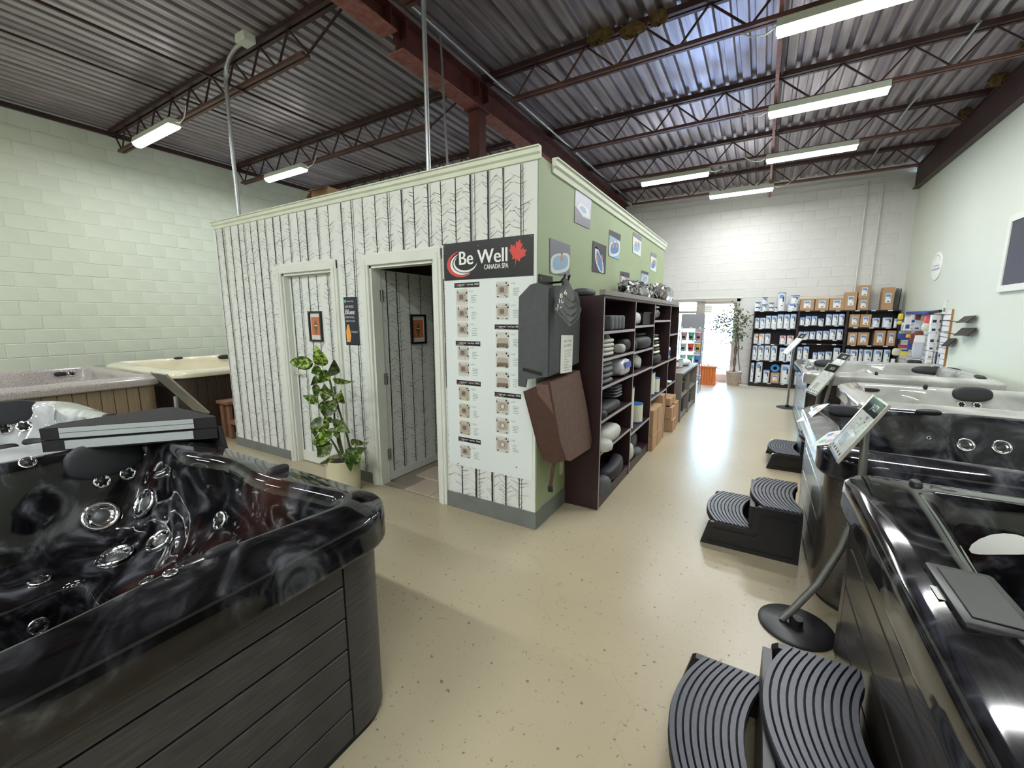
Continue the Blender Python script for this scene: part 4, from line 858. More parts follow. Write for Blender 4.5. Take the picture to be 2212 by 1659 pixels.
for lab, tl, tr, br, bl, m1, m2, st_ in PH:
    c4 = [GP(*q, .003) for q in (bl, br, tr, tl)]; cen = sum(c4, V())/4; t_ = thing('photo_print', lab, 'photo', (XG, cen.y, cen.z), 'photo prints on the green wall')
    MB().prism(c4, (.0015, 0, 0)).build('sheet', m1, t_)
    def B(u, v, k=0): a = c4[0].lerp(c4[1], u); b_ = c4[3].lerp(c4[2], u); p = a.lerp(b_, v); return V((XG+.0050+.0003*k, p.y, p.z))
    if st_ == 0:
        MB().poly([B(0, .0), B(1, .0), B(1, .3), B(.5, .28), B(.05, .5), B(0, .5)]).build('picture_cabinet', 'photo_grey', t_); MB().poly([B(.12, .5), B(.5, .32), B(.95, .36), B(.8, .62), B(.3, .7)]).build('picture_rim', 'photo_white', t_); MB().poly([B(.25, .52, 1), B(.5, .42, 1), B(.75, .44, 1), B(.62, .6, 1), B(.38, .62, 1)]).build('picture_water', 'photo_sky', t_)
    else:
        sk = lambda x, y: (x, y+(x-.5)*(.25 if st_ != 2 else -.9))
        def ring(cx_, cy_, rx_, ry_, e_, k_): return [B(*[min(.985, max(.015, q_)) for q_ in sk(cx_+rx_*math.copysign(abs(math.cos(a_))**e_, math.cos(a_)), cy_+ry_*math.copysign(abs(math.sin(a_))**e_, math.sin(a_)))], k_) for a_ in [2*PI*j_/24 for j_ in range(24)]]
        MB().poly(ring(.5, .36, .48 if st_ != 2 else .34, .30, .6, 0)).build('picture_rim', 'photo_white', t_); MB().poly(ring(.5, .38, .38 if st_ != 2 else .24, .22, .7, 1)).build('picture_water', m2 if m2 in ('photo_sky', 'photo_blue') else 'photo_sky', t_)
        for u, v in (((.55, .50),) if st_ == 1 else ((.33, .44), (.66, .50))):
            MB().poly([B(u+.085*math.cos(a), v+.09*math.sin(a), 2) for a in [2*PI*k/12 for k in range(12)]]).build('picture_shoulders', 'photo_skin', t_); MB().poly([B(u+.045*math.cos(a), v+.12+.045*math.sin(a), 3) for a in [2*PI*k/12 for k in range(12)]]).build('picture_head', 'photo_skin', t_); MB().poly([B(u+.05*math.cos(a), v+.145+.035*math.sin(a), 4) for a in [PI*k/8 for k in range(9)]]).build('picture_hair', 'photo_dark', t_)
        MB().poly([B(0, .8), B(1, .74), B(1, 1), B(0, 1)]).build('picture_background', 'photo_dark' if st_ in (2, 3) else 'photo_grey', t_)

# ------------------------------------------------------------------ hanging cover samples
br_ = thing('wall_bracket', 'black plate bracket screwed to the green wall near its corner', 'bracket', (XG, 2.68, 1.8))
MB().box(XG, XG+.012, 2.585, 2.80, 1.745, 1.845).build('plate', 'frame_black', br_); MB().tube([(XG+.01, 2.78, 1.80), (XG+.10, 2.75, 1.80), (XG+.19, 2.66, 1.80), (XG+.21, 2.64, 1.83)], .008, 8).build('hook', 'frame_black', br_, 50)
for z in (1.82, 1.77): MB().lathe([(.006, 0), (.004, .003)], (XG+.012, 2.61, z), 8, (1, 0, 0)).build('screw', 'chrome', br_)
def curtain(mb, pts_top, pts_bot, rows=8, amp=.0, thick=.008, nrm=None):
    pass
g = thing('cover_sample', 'grey spa cover corner hanging on the green wall with size labelled pads over it', 'cover sample', (-1.25, 2.72, 1.1), 'hanging spa cover samples')
# the body: rounded top, broad face to +x, skirt flap to the birch side
xo = -1.175
outl = [(2.46, 1.17), (2.98, 1.215), (2.985, 1.55), (2.97, 1.68), (2.92, 1.735), (2.80, 1.755), (2.60, 1.765), (2.50, 1.755), (2.46, 1.72)]
MB().prism([(xo, y, z) for y, z in outl], (-.10, 0, 0)).build('foam_body', 'cover_grey', g, 40)
fl_ = [(-1.40, 1.09), (-1.345, 1.085), (-1.335, 1.14), (-1.18, 1.17), (-1.178, 1.75), (-1.26, 1.775), (-1.31, 1.765), (-1.395, 1.69), (-1.40, 1.45)]
MB().prism([(x, 2.455, z) for x, z in fl_], (0, -.014, 0)).build('skirt_flap', 'cover_grey', g, 40)
MB().obox((-1.36, 2.44, 1.21), (-1.22, 2.44, 1.185), .01, .02).build('seam', 'vinyl_black', g)
b2 = thing('cover_sample', 'brown spa cover corner hanging below the grey one on the green wall', 'cover sample', (-1.25, 2.8, .4), 'hanging spa cover samples')
q = lambda x, y, X: tuple(PX(x, y, 0, X))
face = [PX(1184, 832, 0, -1.165), PX(1252, 800, 0, -1.165), PX(1268, 880, 0, -1.12), PX(1279, 950, 0, -1.09), PX(1276, 968, 0, -1.09), PX(1232, 996, 0, -1.10), PX(1218, 992, 0, -1.11), PX(1205, 940, 0, -1.125)]
MB().prism(face, (-.09, 0, 0)).build('foam_body', 'cover_brown', b2, 40)
sf = [PX(1130, 846, 1, 2.43), PX(1186, 822, 1, 2.43), PX(1208, 950, 1, 2.50), PX(1222, 994, 1, 2.56), PX(1195, 1003, 1, 2.53), PX(1172, 992, 1, 2.50), PX(1160, 960, 1, 2.47)]
MB().prism(sf, (0, .012, 0)).build('skirt_flap', 'cover_brown_dark', b2, 40)
s1, s2 = PX(1196, 1000, 1, 2.55), PX(1189, 1050, 1, 2.55)
MB().prism([s1+V((-.012, 0, 0)), s1+V((.012, 0, 0)), s2+V((.012, 0, 0)), s2+V((-.014, 0, 0))], (0, .006, 0)).build('strap', 'cover_brown_dark', b2)
MB().rbox(s2.x-.02, s2.x+.018, s2.y-.006, s2.y+.012, s2.z-.045, s2.z, .006).build('buckle', 'black_plastic', b2)
ht = thing('card_sign', 'white card listing hot tub covers on the grey cover sample', 'sign', (xo, 2.84, 1.3))
def CP(x, y, k=0): p = PX(x, y, 0, xo+.004); return V((xo+.004+.0004*k, p.y, p.z))
tl, tr, br2, bl = CP(1212, 724), CP(1238, 724), CP(1235, 803), CP(1210, 807)
MB().prism([bl, br2, tr, tl], (.0015, 0, 0)).build('card', 'paper', ht)
wdt = (tr-tl).length; mb = MB(); hgt = tl.z-bl.z
rows = ['HOT TUB', 'COVERS', 'CUSTOM SIZES', 'ALL TYPES', 'HEAVY DUTY', 'VINYL', 'LOCKING', 'STRAPS', 'INSULATED CORE', 'IN STOCK']
for k, s_ in enumerate(rows):
    z = tl.z-hgt*(.2+(.115*k if k < 2 else .23+.075*(k-2)+.01)); big = k < 2
    lettering(mb, s_, V((xo+.0058, tl.y+wdt*(.2 if big else .27), z)), GR, UP, hgt*(.055 if big else .026), wdt*(.62 if big else min(.6, .055*len(s_))))
mb.build('lettering', 'text_black', ht)
PN = V((.5, -.866, 0)); P0 = V((-1.085, 2.59, 1.6))
def PADP(u, v, k):                       # the pads hang in planes turned a little from the wall
    d = ray(1120+u/5.925, 580+v/5.925); o = P0+PN*(k*.019); return CAM+d*((o-CAM).dot(PN)/d.dot(PN))
PADS = (('14', 'largest', [(580, 110), (520, 300), (445, 490), (470, 545), (560, 640), (650, 745), (700, 705), (770, 640), (805, 520), (760, 420), (640, 250), (595, 110)], (446, 540)),
        ('12', 'second largest', [(580, 110), (530, 300), (485, 470), (500, 512), (560, 585), (655, 690), (730, 635), (772, 540), (750, 440), (620, 200), (595, 110)], (496, 508)),
        ('10', 'middle sized', [(580, 110), (540, 290), (508, 395), (530, 445), (600, 560), (670, 602), (738, 545), (748, 450), (700, 370), (620, 190), (595, 110)], (516, 445)),
        ('8', 'second smallest', [(580, 110), (550, 260), (522, 335), (550, 382), (640, 505), (718, 475), (725, 400), (690, 300), (620, 180), (595, 110)], (524, 376)),
        ('6', 'smallest', [(582, 110), (578, 290), (602, 352), (680, 427), (718, 392), (702, 290), (640, 165), (597, 110)], (580, 335)))
for k, (s_, adj, ol, np_) in enumerate(PADS):
    pts = [PADP(u, v, k) for u, v in ol]; cen = sum(pts, V())/len(pts)
    t_ = thing('size_pad', f'{adj} grey leaf shaped pad numbered {s_} on the black cord', 'sample pad', cen, 'numbered sample pads')
    MB().prism(pts, PN*.011).build('pad', 'pad_grey', t_, 30)
    mb = MB(); rt = V((.866, .5, 0)); lettering(mb, s_, PADP(np_[0], np_[1], k)+PN*.0116, rt, UP, .028, bold=.002); mb.build('number', 'logo_white', t_)
tag(MB().tube([PADP(600, 70, 6), PADP(585, 110, 5.6), PADP(545, 160, 5.6), PADP(575, 175, 5.6), PADP(560, 220, 5.6)], .006, 6).build('cord', 'frame_black', None, 50), 'black cord holding the numbered pads on the hook', 'cord')
op = PX(1212, 1010, 0, XG)
ow = thing('wall_outlet', 'cream power outlet low on the green wall under the brown cover sample', 'outlet', (XG, op.y, op.z)); MB().rbox(XG, XG+.007, op.y-.035, op.y+.035, op.z-.057, op.z+.057, .003).build('plate', 'pot_cream', ow)
for z in (-.025, .025): MB().rbox(XG+.006, XG+.01, op.y-.016, op.y+.016, op.z+z-.016, op.z+z+.016, .003, 1).build('socket', 'trim_cream', ow)
# ------------------------------------------------------------------ tall bookcase along the green wall
XF = -1.03; BY = [3.105, 4.03, 4.86, 5.82, 6.46]; ZT = 1.70
bk = thing('bookcase', 'tall dark brown open bookcase of four bays along the green wall', 'bookcase', ((XG+XF)/2, 4.8, 0))
tk = .018
for k, y in enumerate(BY): MB().box(XG+.01, XF, y-tk/2, y+tk/2, 0, ZT).build('side_panel' if k in (0, 4) else 'divider', 'bookcase', bk); MB().box(XF, XF+.002, y-tk/2, y+tk/2, 0, ZT).build('edge_strip', 'shelf_edge', bk)
MB().box(XG+.004, XG+.012, BY[0], BY[4], 0, ZT).build('back_panel', 'bookcase', bk)
SH = {0: [(1308, 716), (1307, 775), (1303, 836), (1302.8, 908), (1297.7, 978.6)], 1: [(1371, 704), (1369, 761), (1367, 809.5), (1359, 940.7)], 2: [(1422, 692), (1410.6, 793), (1405, 864)], 3: [(1445, 723), (1439.6, 780.6), (1436.7, 837)]}
SZ = {}
for b_, l in SH.items():
    zs = [PX(*q, 0, XF).z for q in l]; SZ[b_] = zs
    for z in zs:
        MB().box(XG+.012, XF-.004, BY[b_]+tk/2, BY[b_+1]-tk/2, z-.02, z).build('shelf', 'bookcase', bk); MB().box(XF-.004, XF, BY[b_]+tk/2, BY[b_+1]-tk/2, z-.021, z+.001).build('edge_strip', 'shelf_edge', bk)
for b_ in (0, 1): MB().box(XG+.012, XF-.02, BY[b_]+tk/2, BY[b_+1]-tk/2, .08, .1).build('shelf', 'bookcase', bk); MB().box(XF-.02, XF-.005, BY[b_]+tk/2, BY[b_+1]-tk/2, 0, .1).build('kick_board', 'bookcase', bk)
MB().box(XG+.01, XF, BY[0]-tk/2, BY[4]+tk/2, ZT, ZT+.02).build('top_panel', 'bookcase', bk)
tag(MB().rbox(XF-.035, XF+.012, BY[0]-.02, 6.4, ZT+.021, ZT+.062, .004).build('plank', 'wood_plank_grey'), 'grey weathered timber laid along the top front edge of the bookcase', 'plank')
def RZ(a): return Matrix.Rotation(a, 3, 'Z')
def RX(a): return Matrix.Rotation(a, 3, 'X')
def RY(a): return Matrix.Rotation(a, 3, 'Y')
def head_pad(mb, c, L, D, H, bend=.03, rot=None, n=14):           # a long curved headrest, axis along y
    c = V(c); prof = [(math.cos(2*PI*k/12), math.sin(2*PI*k/12)) for k in range(12)]; vs = []; fs = []
    for i in range(n+1):
        f = i/n; y = (f-.5)*L; e = min(1, (1-abs(2*f-1)**6))**.5+.02
        for a, b_ in prof:
            p = V((D*.5*math.copysign(abs(a)**.7, a)*e+bend*(1-(2*f-1)**2), y, H*.5*math.copysign(abs(b_)**.7, b_)*e)); vs.append(c+(rot @ p if rot else p))
    for i in range(n):
        for k in range(12): fs.append((i*12+k, i*12+(k+1) % 12, (i+1)*12+(k+1) % 12, (i+1)*12+k))
    fs.append(tuple(range(11, -1, -1))); fs.append(tuple(n*12+k for k in range(12))); return mb.add(vs, fs)
def pillow(label, c, L, D, H, m_='pillow_black', bend=.02, rot=None, group='replacement pillows in the bookcase'):
    o = head_pad(MB(), (0, 0, 0), L, D, H, bend, rot).build('headrest_pillow', m_, None, 60); o.location = c
    zmin = min(v.co.z for v in o.data.vertices); o.location.z = c[2]-zmin+.003; return tag(o, label, 'pillow', group)
def on_shelf(b_, i, f, dx=0): return V((-1.16+dx, BY[b_]+(BY[b_+1]-BY[b_])*f, SZ[b_][i] if i >= 0 else .1))
# bay 1
names = ['first', 'second', 'third', 'fourth', 'fifth', 'sixth']
for k in range(4):
    p = on_shelf(0, 0, .12+k*.0, 0); o = MB().rbox(-.10, .10, -.03, .03, 0, .125, .02, 3); o = o.build('storage_tray', 'pillow_grey', None, 50)
    o.location = (p.x+.02, p.y+.16+k*.105, p.z+.001); o.data.transform(Matrix.Scale(1, 4)); o.scale = (1, 1.6, 1)
    tag(o, f'grey moulded pillow, {names[k]} from the bookcase side in the row on the upper shelf', 'pillow', 'row of moulded pillows on the upper bookcase shelf')
for k in range(4): pillow(f'pale curved pillow, {names[k]} from the bottom of the stack in the first bay', on_shelf(0, 1, .30, .03)+V((0, 0, .001+k*.036)), .34, .10, .036, 'pillow_white', .03)
pillow('dark rounded pillow beside the pale stack in the first bay', on_shelf(0, 1, .07), .09, .14, .12, 'pillow_black'); pillow('pale upright pillow leaning behind the pale stack', on_shelf(0, 1, .56, -.03), .13, .09, .17, 'pillow_white', .0)
pillow('small pale round pillow in the first bay', on_shelf(0, 1, .67, .06), .11, .10, .08, 'pillow_white'); pillow('big black round pillow at the divider of the first bay', on_shelf(0, 1, .86, .03), .22, .14, .12, 'pillow_black')
for k in range(3): pillow(f'dark wrapped pillow, {names[k]} from the bottom in the third compartment', on_shelf(0, 2, .22, .03)+V((0, 0, .001+k*.046)), .34, .17, .045, 'pillow_grey', .01)
pillow('pillow in clear wrap on top of the dark wrapped stack', on_shelf(0, 2, .26, .02)+V((0, 0, .142)), .34, .16, .032, 'pack_clear', .0)
bg_ = MB().super((0, 0, 0), .09, .17, .078, .7, .6); bg_.v = [(x+rnd.uniform(-.012, .012), y+rnd.uniform(-.012, .012), z+.088+rnd.uniform(-.008, .008)) for x, y, z in bg_.v]
bgo = thing('wrapped_bag', 'crumpled clear plastic bag with a dark blue label in the third compartment', 'bag', on_shelf(0, 2, .74, .05)+V((0, 0, .004))); o = bg_.build('bag', 'pack_clear', bgo, 60, world=False)
MB().prism([(.094, -.09, .09), (.094, .10, .085), (.086, .10, .135), (.086, -.09, .14)], (.004, 0, 0)).build('label', 'pack_blue', bgo, world=False)
pillow('flat dark pillow lying in the fourth compartment of the first bay', on_shelf(0, 3, .42, .03), .5, .19, .085, 'pillow_black', .0)
for k in range(4): pillow(f'thin dark oval pad, {names[k]} from the bottom of the stack by the divider', on_shelf(0, 3, .70, .0)+V((0, 0, .088+k*.028)), .24, .18, .026, 'pillow_grey', .0)
pillow('dark block pillow behind the flat one in the fourth compartment', on_shelf(0, 3, .25, -.06)+V((0, 0, .087)), .24, .12, .08, 'pillow_black', .0); pillow('black curved pillow sticking out at the bookcase side', on_shelf(0, 3, .10, .07), .12, .1, .07, 'pillow_black', .03)
pillow('large pale grey pillow in the fifth compartment of the first bay', on_shelf(0, 4, .42, .04), .44, .2, .13, 'pillow_white', .01); pillow('pale curved pillow hanging over the shelf edge', on_shelf(0, 4, .10, .1)+V((0, 0, -.0)), .16, .13, .09, 'pillow_white', .04)
pillow('dark pillow at the back of the lowest compartment', on_shelf(0, -1, .28, -.07), .36, .1, .14, 'pillow_black', .0); pillow('long black lounge pillow on the lowest shelf of the first bay', on_shelf(0, -1, .58, .04)+V((0, 0, .0)), .5, .13, .12, 'pillow_black', .05, RX(.12)); pillow('grey and black curved pillow at the bottom front of the first bay', on_shelf(0, -1, .10, .09), .14, .11, .15, 'pillow_grey', .06)
# bay 2
pillow('white boxy pillow on the upper shelf of the second bay', on_shelf(1, 0, .26, .03), .26, .16, .13, 'pillow_white', .0); 
t_ = thing('storage_bin', 'dark open plastic bin on the upper shelf of the second bay', 'bin', on_shelf(1, 0, .70)+V((0, 0, .001)))
MB().box(-.1, .1, -.16, .18, 0, .006).box(-.1, -.094, -.16, .18, 0, .13).box(.094, .1, -.16, .18, 0, .13).box(-.1, .1, -.16, -.154, 0, .13).box(-.1, .1, .174, .18, 0, .13).build('tub', 'black_plastic', t_, world=False); MB().box(-.108, .108, -.168, -.154, .122, .134).box(-.108, .108, .174, .188, .122, .134).box(.094, .108, -.168, .188, .122, .134).build('lip', 'black_plastic', t_, world=False)
pillow('wide black moulded lounge pillow in the second bay', on_shelf(1, 1, .58, .03), .62, .19, .125, 'pillow_black', .03); pillow('flat black pillow resting on the lounge pillow', on_shelf(1, 1, .66, -.01)+V((0, 0, .130)), .44, .15, .036, 'pillow_black', .02); pillow('black oval pillow at the start of the second bay', on_shelf(1, 1, .12, .05), .14, .12, .1, 'pillow_black', .02)
pillow('pale oval pillow leaning in the third compartment of the second bay', on_shelf(1, 2, .52, .04), .28, .08, .13, 'pillow_white', .0, RX(-.25)); pillow('dark pillow behind the pale oval one', on_shelf(1, 2, .16, -.05), .2, .08, .13, 'pillow_grey', .0)
pillow('round grey pillow low in the second bay', on_shelf(1, -1, .62, .0), .26, .11, .17, 'pillow_grey', .0); pillow('grey striped pillow at the front of the lowest shelf of the second bay', on_shelf(1, -1, .15, .05), .17, .13, .17, 'pillow_white', .02); pillow('dark grey curled pillow in front on the lowest shelf', on_shelf(1, -1, .40, .09), .2, .09, .07, 'pillow_grey', .03)
def canister(label, c, r, h, body='filter_cream', cap='filter_cap', name='filter_cartridge', cat='filter', group='filters in the bookcase', lab=None):
    c = V(c)+V((0, 0, .003)); t_ = thing(name, label, cat, c, group)
    MB().lathe([(r*.97, .0), (r*.97, h)], n=22).build('body', body, t_, 40, world=False)
    MB().lathe([(r*.5, h), (r, h), (r, h+.008), (r*.7, h+.014), (r*.3, h+.010)], n=22).build('end_cap', cap, t_, 40, world=False); MB().lathe([(r, 0), (r, .012)], n=22).build('base_cap', cap, t_, 40, world=False)
    if lab:
        vs = [V((r*1.004*math.cos(a), r*1.004*math.sin(a), z*h)) for z in (.35, .8) for a in [-1.9+1.7*k/8 for k in range(9)]]
        MB().add(vs, [(k, k+1, 10+k, 9+k) for k in range(8)]).build('label', lab, t_, 40, world=False)
    return t_
for k, (f, dx, r, h, lab) in enumerate(((.10, .06, .045, .43, None), (.25, .045, .055, .43, None))): canister(['slim tall white filter against the divider of the second bay', 'tall white filter with blue ends in the second bay'][k], on_shelf(1, 3, f, dx), r, h)
canister('short wide cream filter with a blue lid', on_shelf(1, 3, .66, .03), .085, .2, lab=None); canister('orange and white chemical tub behind the short filter', on_shelf(1, 3, .48, -.07), .05, .34, 'filter_white', 'filter_cap', 'chemical_tub', 'tub', 'filters in the bookcase', 'label_red')
# bay 3
t_ = thing('wrapped_bag', 'crumpled silver and white wrapped packet on the upper shelf of the third bay', 'bag', on_shelf(2, 0, .3, .02)+V((0, 0, .004)))
mb = MB().super((0, 0, .07), .085, .2, .06, .7, .7); mb.v = [(x+rnd.uniform(-.012, .012), y+rnd.uniform(-.012, .012), max(0, z+rnd.uniform(-.01, .01))) for x, y, z in mb.v]; mb.build('bag', 'foil', t_, 40, world=False); MB().super((0, .02, .15), .08, .18, .016, .6, .6).build('folded_top', 'pack_clear', t_, 50, world=False)
for k in range(6): pillow(f'black pad with a cream edge, {names[k]} from the bottom of the tall stack', on_shelf(2, 1, .38-.02*k, .03)+V((0, 0, .13+k*.04)), .34-.02*k, .16, .036, 'pillow_black' if k % 2 else 'filter_cream', .01, None, 'stack of edged pads in the third bay')
pillow('dark moulded pillow under the stack of edged pads', on_shelf(2, 1, .42, .03), .42, .16, .12, 'pillow_black', .02); pillow('grey round pillow beside the edged pads', on_shelf(2, 1, .12, .05), .12, .1, .11, 'pillow_grey', .0)
for k, (f, dx, r, h, lab) in enumerate(((.12, .06, .05, .17, 'label_white'), (.22, -.02, .055, .25, 'label_blue'), (.36, .04, .06, .27, None), (.56, .06, .06, .18, None), (.62, -.06, .06, .3, None))): canister(f'white and blue filter, {names[k]} from the divider in the third bay', on_shelf(2, 2, f, dx), r, h, 'filter_cream' if k else 'filter_white', lab=lab)
# bay 4
canister('glass jar on the upper shelf of the fourth bay', on_shelf(3, 0, .4, .03), .06, .12, 'pack_clear', 'steel_grey', 'jar', 'jar', None)
for k, f in enumerate((.2, .42, .6)):
    t_ = thing('bottle', f'white chemical bottle with a blue label, {names[k]} from the divider in the fourth bay', 'bottle', on_shelf(3, 1, f, .04)+V((0, 0, .003)), 'chemical bottles in the bookcase')
    MB().lathe([(.04, 0), (.045, .01), (.045, .14), (.02, .165), (.018, .18)], n=18).build('body', 'filter_white', t_, 40, world=False); MB().lathe([(.022, .178), (.022, .205), (0, .206)], n=14).build('cap', 'filter_white', t_, 40, world=False); MB().lathe([(.046, .03), (.046, .11)], n=18).build('label', 'pack_blue', t_, 40, world=False)
t_ = thing('folded_net', 'pale green folded packet leaning in the fourth bay', 'packet', on_shelf(3, 2, .3, .04)+V((0, 0, .002))); MB().prism([(-.05, -.08, 0), (-.05, .12, 0), (.0, -.05, .2), ], (.06, 0, 0)).build('packet', 'bucket_mint', t_, world=False); MB().rbox(-.02, .08, .1, .24, 0, .02, .004).build('card', 'paper', t_, world=False)
def carton(label, x0, x1, y0, y1, z0, z1, group='cartons', face=None, parts=True):
    t_ = thing('cardboard_box', label, 'box', ((x0+x1)/2, (y0+y1)/2, z0), group)
    MB().rbox(x0, x1, y0, y1, z0, z1, .004, 1).build('carton', 'cardboard', t_)
    if face == '+x':
        ym = (y0+y1)/2; MB().box(x1, x1+.0012, ym-.02, ym+.02, z0+.01, z1-.002).build('tape', 'cardboard_dark', t_)
    return t_
zb1, zb2 = PX(1405, 945, 0, -1.0).z, PX(1412, 886, 0, -1.0).z
carton('big cardboard box on the floor under the filters, upper of two', -1.29, -.99, 4.885, 5.38, zb1+.002, zb2, 'cartons on the floor by the bookcase', '+x'); carton('big cardboard box on the floor under the filters, lower of two', -1.29, -.985, 4.885, 5.38, .002, zb1, 'cartons on the floor by the bookcase', '+x')
carton('tall narrow cardboard box standing on the floor under the third bay', -1.26, -.99, 5.40, 5.56, .002, min(PX(1431, 850, 0, -1.0).z, SZ[2][2]-.03), 'cartons on the floor by the bookcase', '+x')
for k, (y0, y1, z0, z1, x1) in enumerate(((5.86, 6.12, .002, .17, -.93), (5.86, 6.12, .172, .34, -.95), (6.14, 6.4, .002, .18, -.95), (6.14, 6.4, .182, .36, -.95), (5.88, 6.3, .362, .46, -.98))):
    carton(f'small cardboard box, {names[k]} of the pile under the fourth bay', -1.28, x1, y0, y1, z0, z1, 'small cartons under the fourth bay', '+x')
# crumpled foil wrapped bundle on the bookcase
for k, (y, ln, z, lab) in enumerate(((4.62, .52, .10, 'crumpled black and silver plastic wrapped bundle on the bookcase top'), (5.82, .58, .125, 'bigger silvery plastic wrapped bundle at the far end of the bookcase top'))):
    mb = MB().super((0, 0, z), .105, ln, z, .8, .7, None, 40, 14)
    mb.v = [(x+rnd.uniform(-.018, .018), y_+rnd.uniform(-.03, .03), max(0.0, zz+rnd.uniform(-.025, .025))) for x, y_, zz in mb.v]
    o = mb.build('wrapped_bundle', 'foil', None, 25); o.location = (-1.18, y, ZT+.023); tag(o, lab, 'bundle')
pillow('dark curved pillow lying on the bookcase top by its near end', V((-1.24, 3.24, ZT+.021)), .24, .13, .06, 'pillow_grey', .0)

# ------------------------------------------------------------------ low grey cabinet and its contents
cb = thing('low_cabinet', 'low grey open cabinet at the end of the bookcase', 'cabinet', (-1.15, 7.35, 0)); C0, C1, CZ = 6.52, 8.2, .74
MB().box(-1.33, -.93, C0, C1, CZ-.03, CZ).build('top', 'cabinet_grey', cb); MB().box(-1.33, -.94, C0, C0+.02, 0, CZ-.03).build('side_panel', 'cabinet_grey', cb); MB().box(-1.33, -.94, C1-.02, C1, 0, CZ-.03).build('side_panel', 'cabinet_grey', cb)
MB().box(-1.33, -.94, 7.3, 7.32, 0, CZ-.03).build('divider', 'cabinet_grey', cb); MB().box(-1.33, -1.32, C0, C1, 0, CZ).build('back_panel', 'cabinet_grey', cb)
for z in (.06, .38): MB().box(-1.32, -.95, C0+.02, C1-.02, z-.02, z).build('shelf', 'cabinet_grey', cb)
for k, (y, z) in enumerate(((6.75, .06), (7.05, .06), (6.72, .38), (7.0, .38), (7.2, .38), (7.55, .06), (7.9, .06), (7.5, .38), (7.8, .38))):
    canister(f'dark spa part, {names[[0, 1, 0, 1, 2, 0, 1, 0, 1][k]]} from the bookcase, {"upper" if z > .2 else "lower"} shelf, {"near" if y < 7.3 else "far"} half of the low cabinet', (-1.06, y, z), .085 if k % 2 else .07, .16+.05*(k % 3), 'rubber_black', 'steel_grey', 'spa_part', 'part', 'spa parts in the low cabinet')
carton('small cardboard box on top of the low cabinet', -1.28, -1.08, 6.6, 6.82, CZ, CZ+.17, None, '+x')
canister('brown jar with a pale lid on the low cabinet', (-1.14, 6.95, CZ), .07, .15, 'pack_brown', 'paper', 'jar', 'jar', None, 'label_white'); canister('pale plastic tub on the low cabinet near the rack', (-1.14, 7.3, CZ), .085, .13, 'pack_clear', 'steel_grey', 'jar', 'jar', None); tag(MB().super((-1.12, 7.7, CZ+.05), .12, .22, .05, .7, .7).build('packet', 'pack_clear', None, 60), 'flat clear packet lying on the low cabinet', 'packet')
# ------------------------------------------------------------------ wire rack with coloured buckets
def RP(x, y, Y=9.3): return PX(x, y, 1, Y)
a, b_ = RP(1466, 700), RP(1509, 700); rx0, rx1 = a.x+.03, RP(1512, 780).x
rk = thing('wire_rack', 'wire display rack with a blank grey header card beside the entrance', 'rack', ((rx0+rx1)/2, 9.45, 0))
zt = RP(1500, 678).z; ztop = RP(1500, 712).z
for x in (rx0, rx1):
    for y in (9.3, 9.62): MB().cyl((x, y, 0), (x, y, zt if y > 9.5 else ztop), .009, 8).build('post', 'wire', rk, 50)
lv = [RP(1490, v).z for v in (737, 761, 788, 812)]+[.3]
for z in lv:
    sh = MB().cyl((rx0, 9.3, z), (rx1, 9.3, z), .006, 6).cyl((rx0, 9.62, z), (rx1, 9.62, z), .006, 6).cyl((rx0, 9.3, z+.04), (rx1, 9.3, z+.04), .004, 6).build('shelf_frame', 'wire', rk)
    for k in range(7): x = rx0+(rx1-rx0)*k/6; MB().cyl((x, 9.3, z), (x, 9.62, z), .003, 5).build('shelf_wire', 'wire', sh)
MB().box(rx0+.02, rx1+.03, 9.29, 9.30, ztop+.02, zt).build('header_card', 'sign_grey', rk)
for k in range(3): x = rx0+.04+(rx1-rx0-.08)*k/2; MB().lathe([(.02, 0), (.015, .006)], (x, 9.29, ztop+.03), 10, (0, -1, 0)).build('header_button', 'paper', rk)
bc = [('bucket_pink', 'pink'), ('bucket_green', 'green'), ('bucket_pink', 'rose'), ('bucket_mint', 'pale mint'), ('bucket_red', 'red'), ('bucket_yellow', 'yellow'), ('bucket_mint', 'mint'), ('bucket_green', 'light green'), ('bucket_blue', 'blue'), ('filter_cream', 'cream'), ('pack_clear', 'clear')]
for k, (m_, nm) in enumerate(bc):
    r_, c_ = divmod(k, 3); x = rx0+(rx1-rx0)*(c_+.5)/3; z = lv[min(r_, 3)]+.006
    t_ = thing('bucket', f'{nm} plastic bucket on the {["top", "second", "third", "fourth"][min(r_, 3)]} shelf of the wire rack', 'bucket', (x, 9.44, z), 'coloured buckets on the wire rack')
    hb_ = (lv[max(0, r_-1)]-lv[min(r_, 3)])*.72 if r_ else .17; rad = (rx1-rx0)/6.6
    MB().lathe([(rad*.72, 0), (rad*.95, hb_*.85), (rad, hb_*.86), (rad, hb_)], n=20).build('pail', m_, t_, 40, world=False); MB().lathe([(rad*1.02, hb_*.95), (rad*1.02, hb_), (rad*.9, hb_+.006), (0, hb_+.006)], n=20).build('lid', m_, t_, 40, world=False); MB().prism([(-.03, -rad*.9, hb_*.3), (.03, -rad*.9, hb_*.3), (.03, -rad*.97, hb_*.55), (-.03, -rad*.97, hb_*.55)], (0, -.004, 0)).build('label', 'label_dark', t_, world=False)

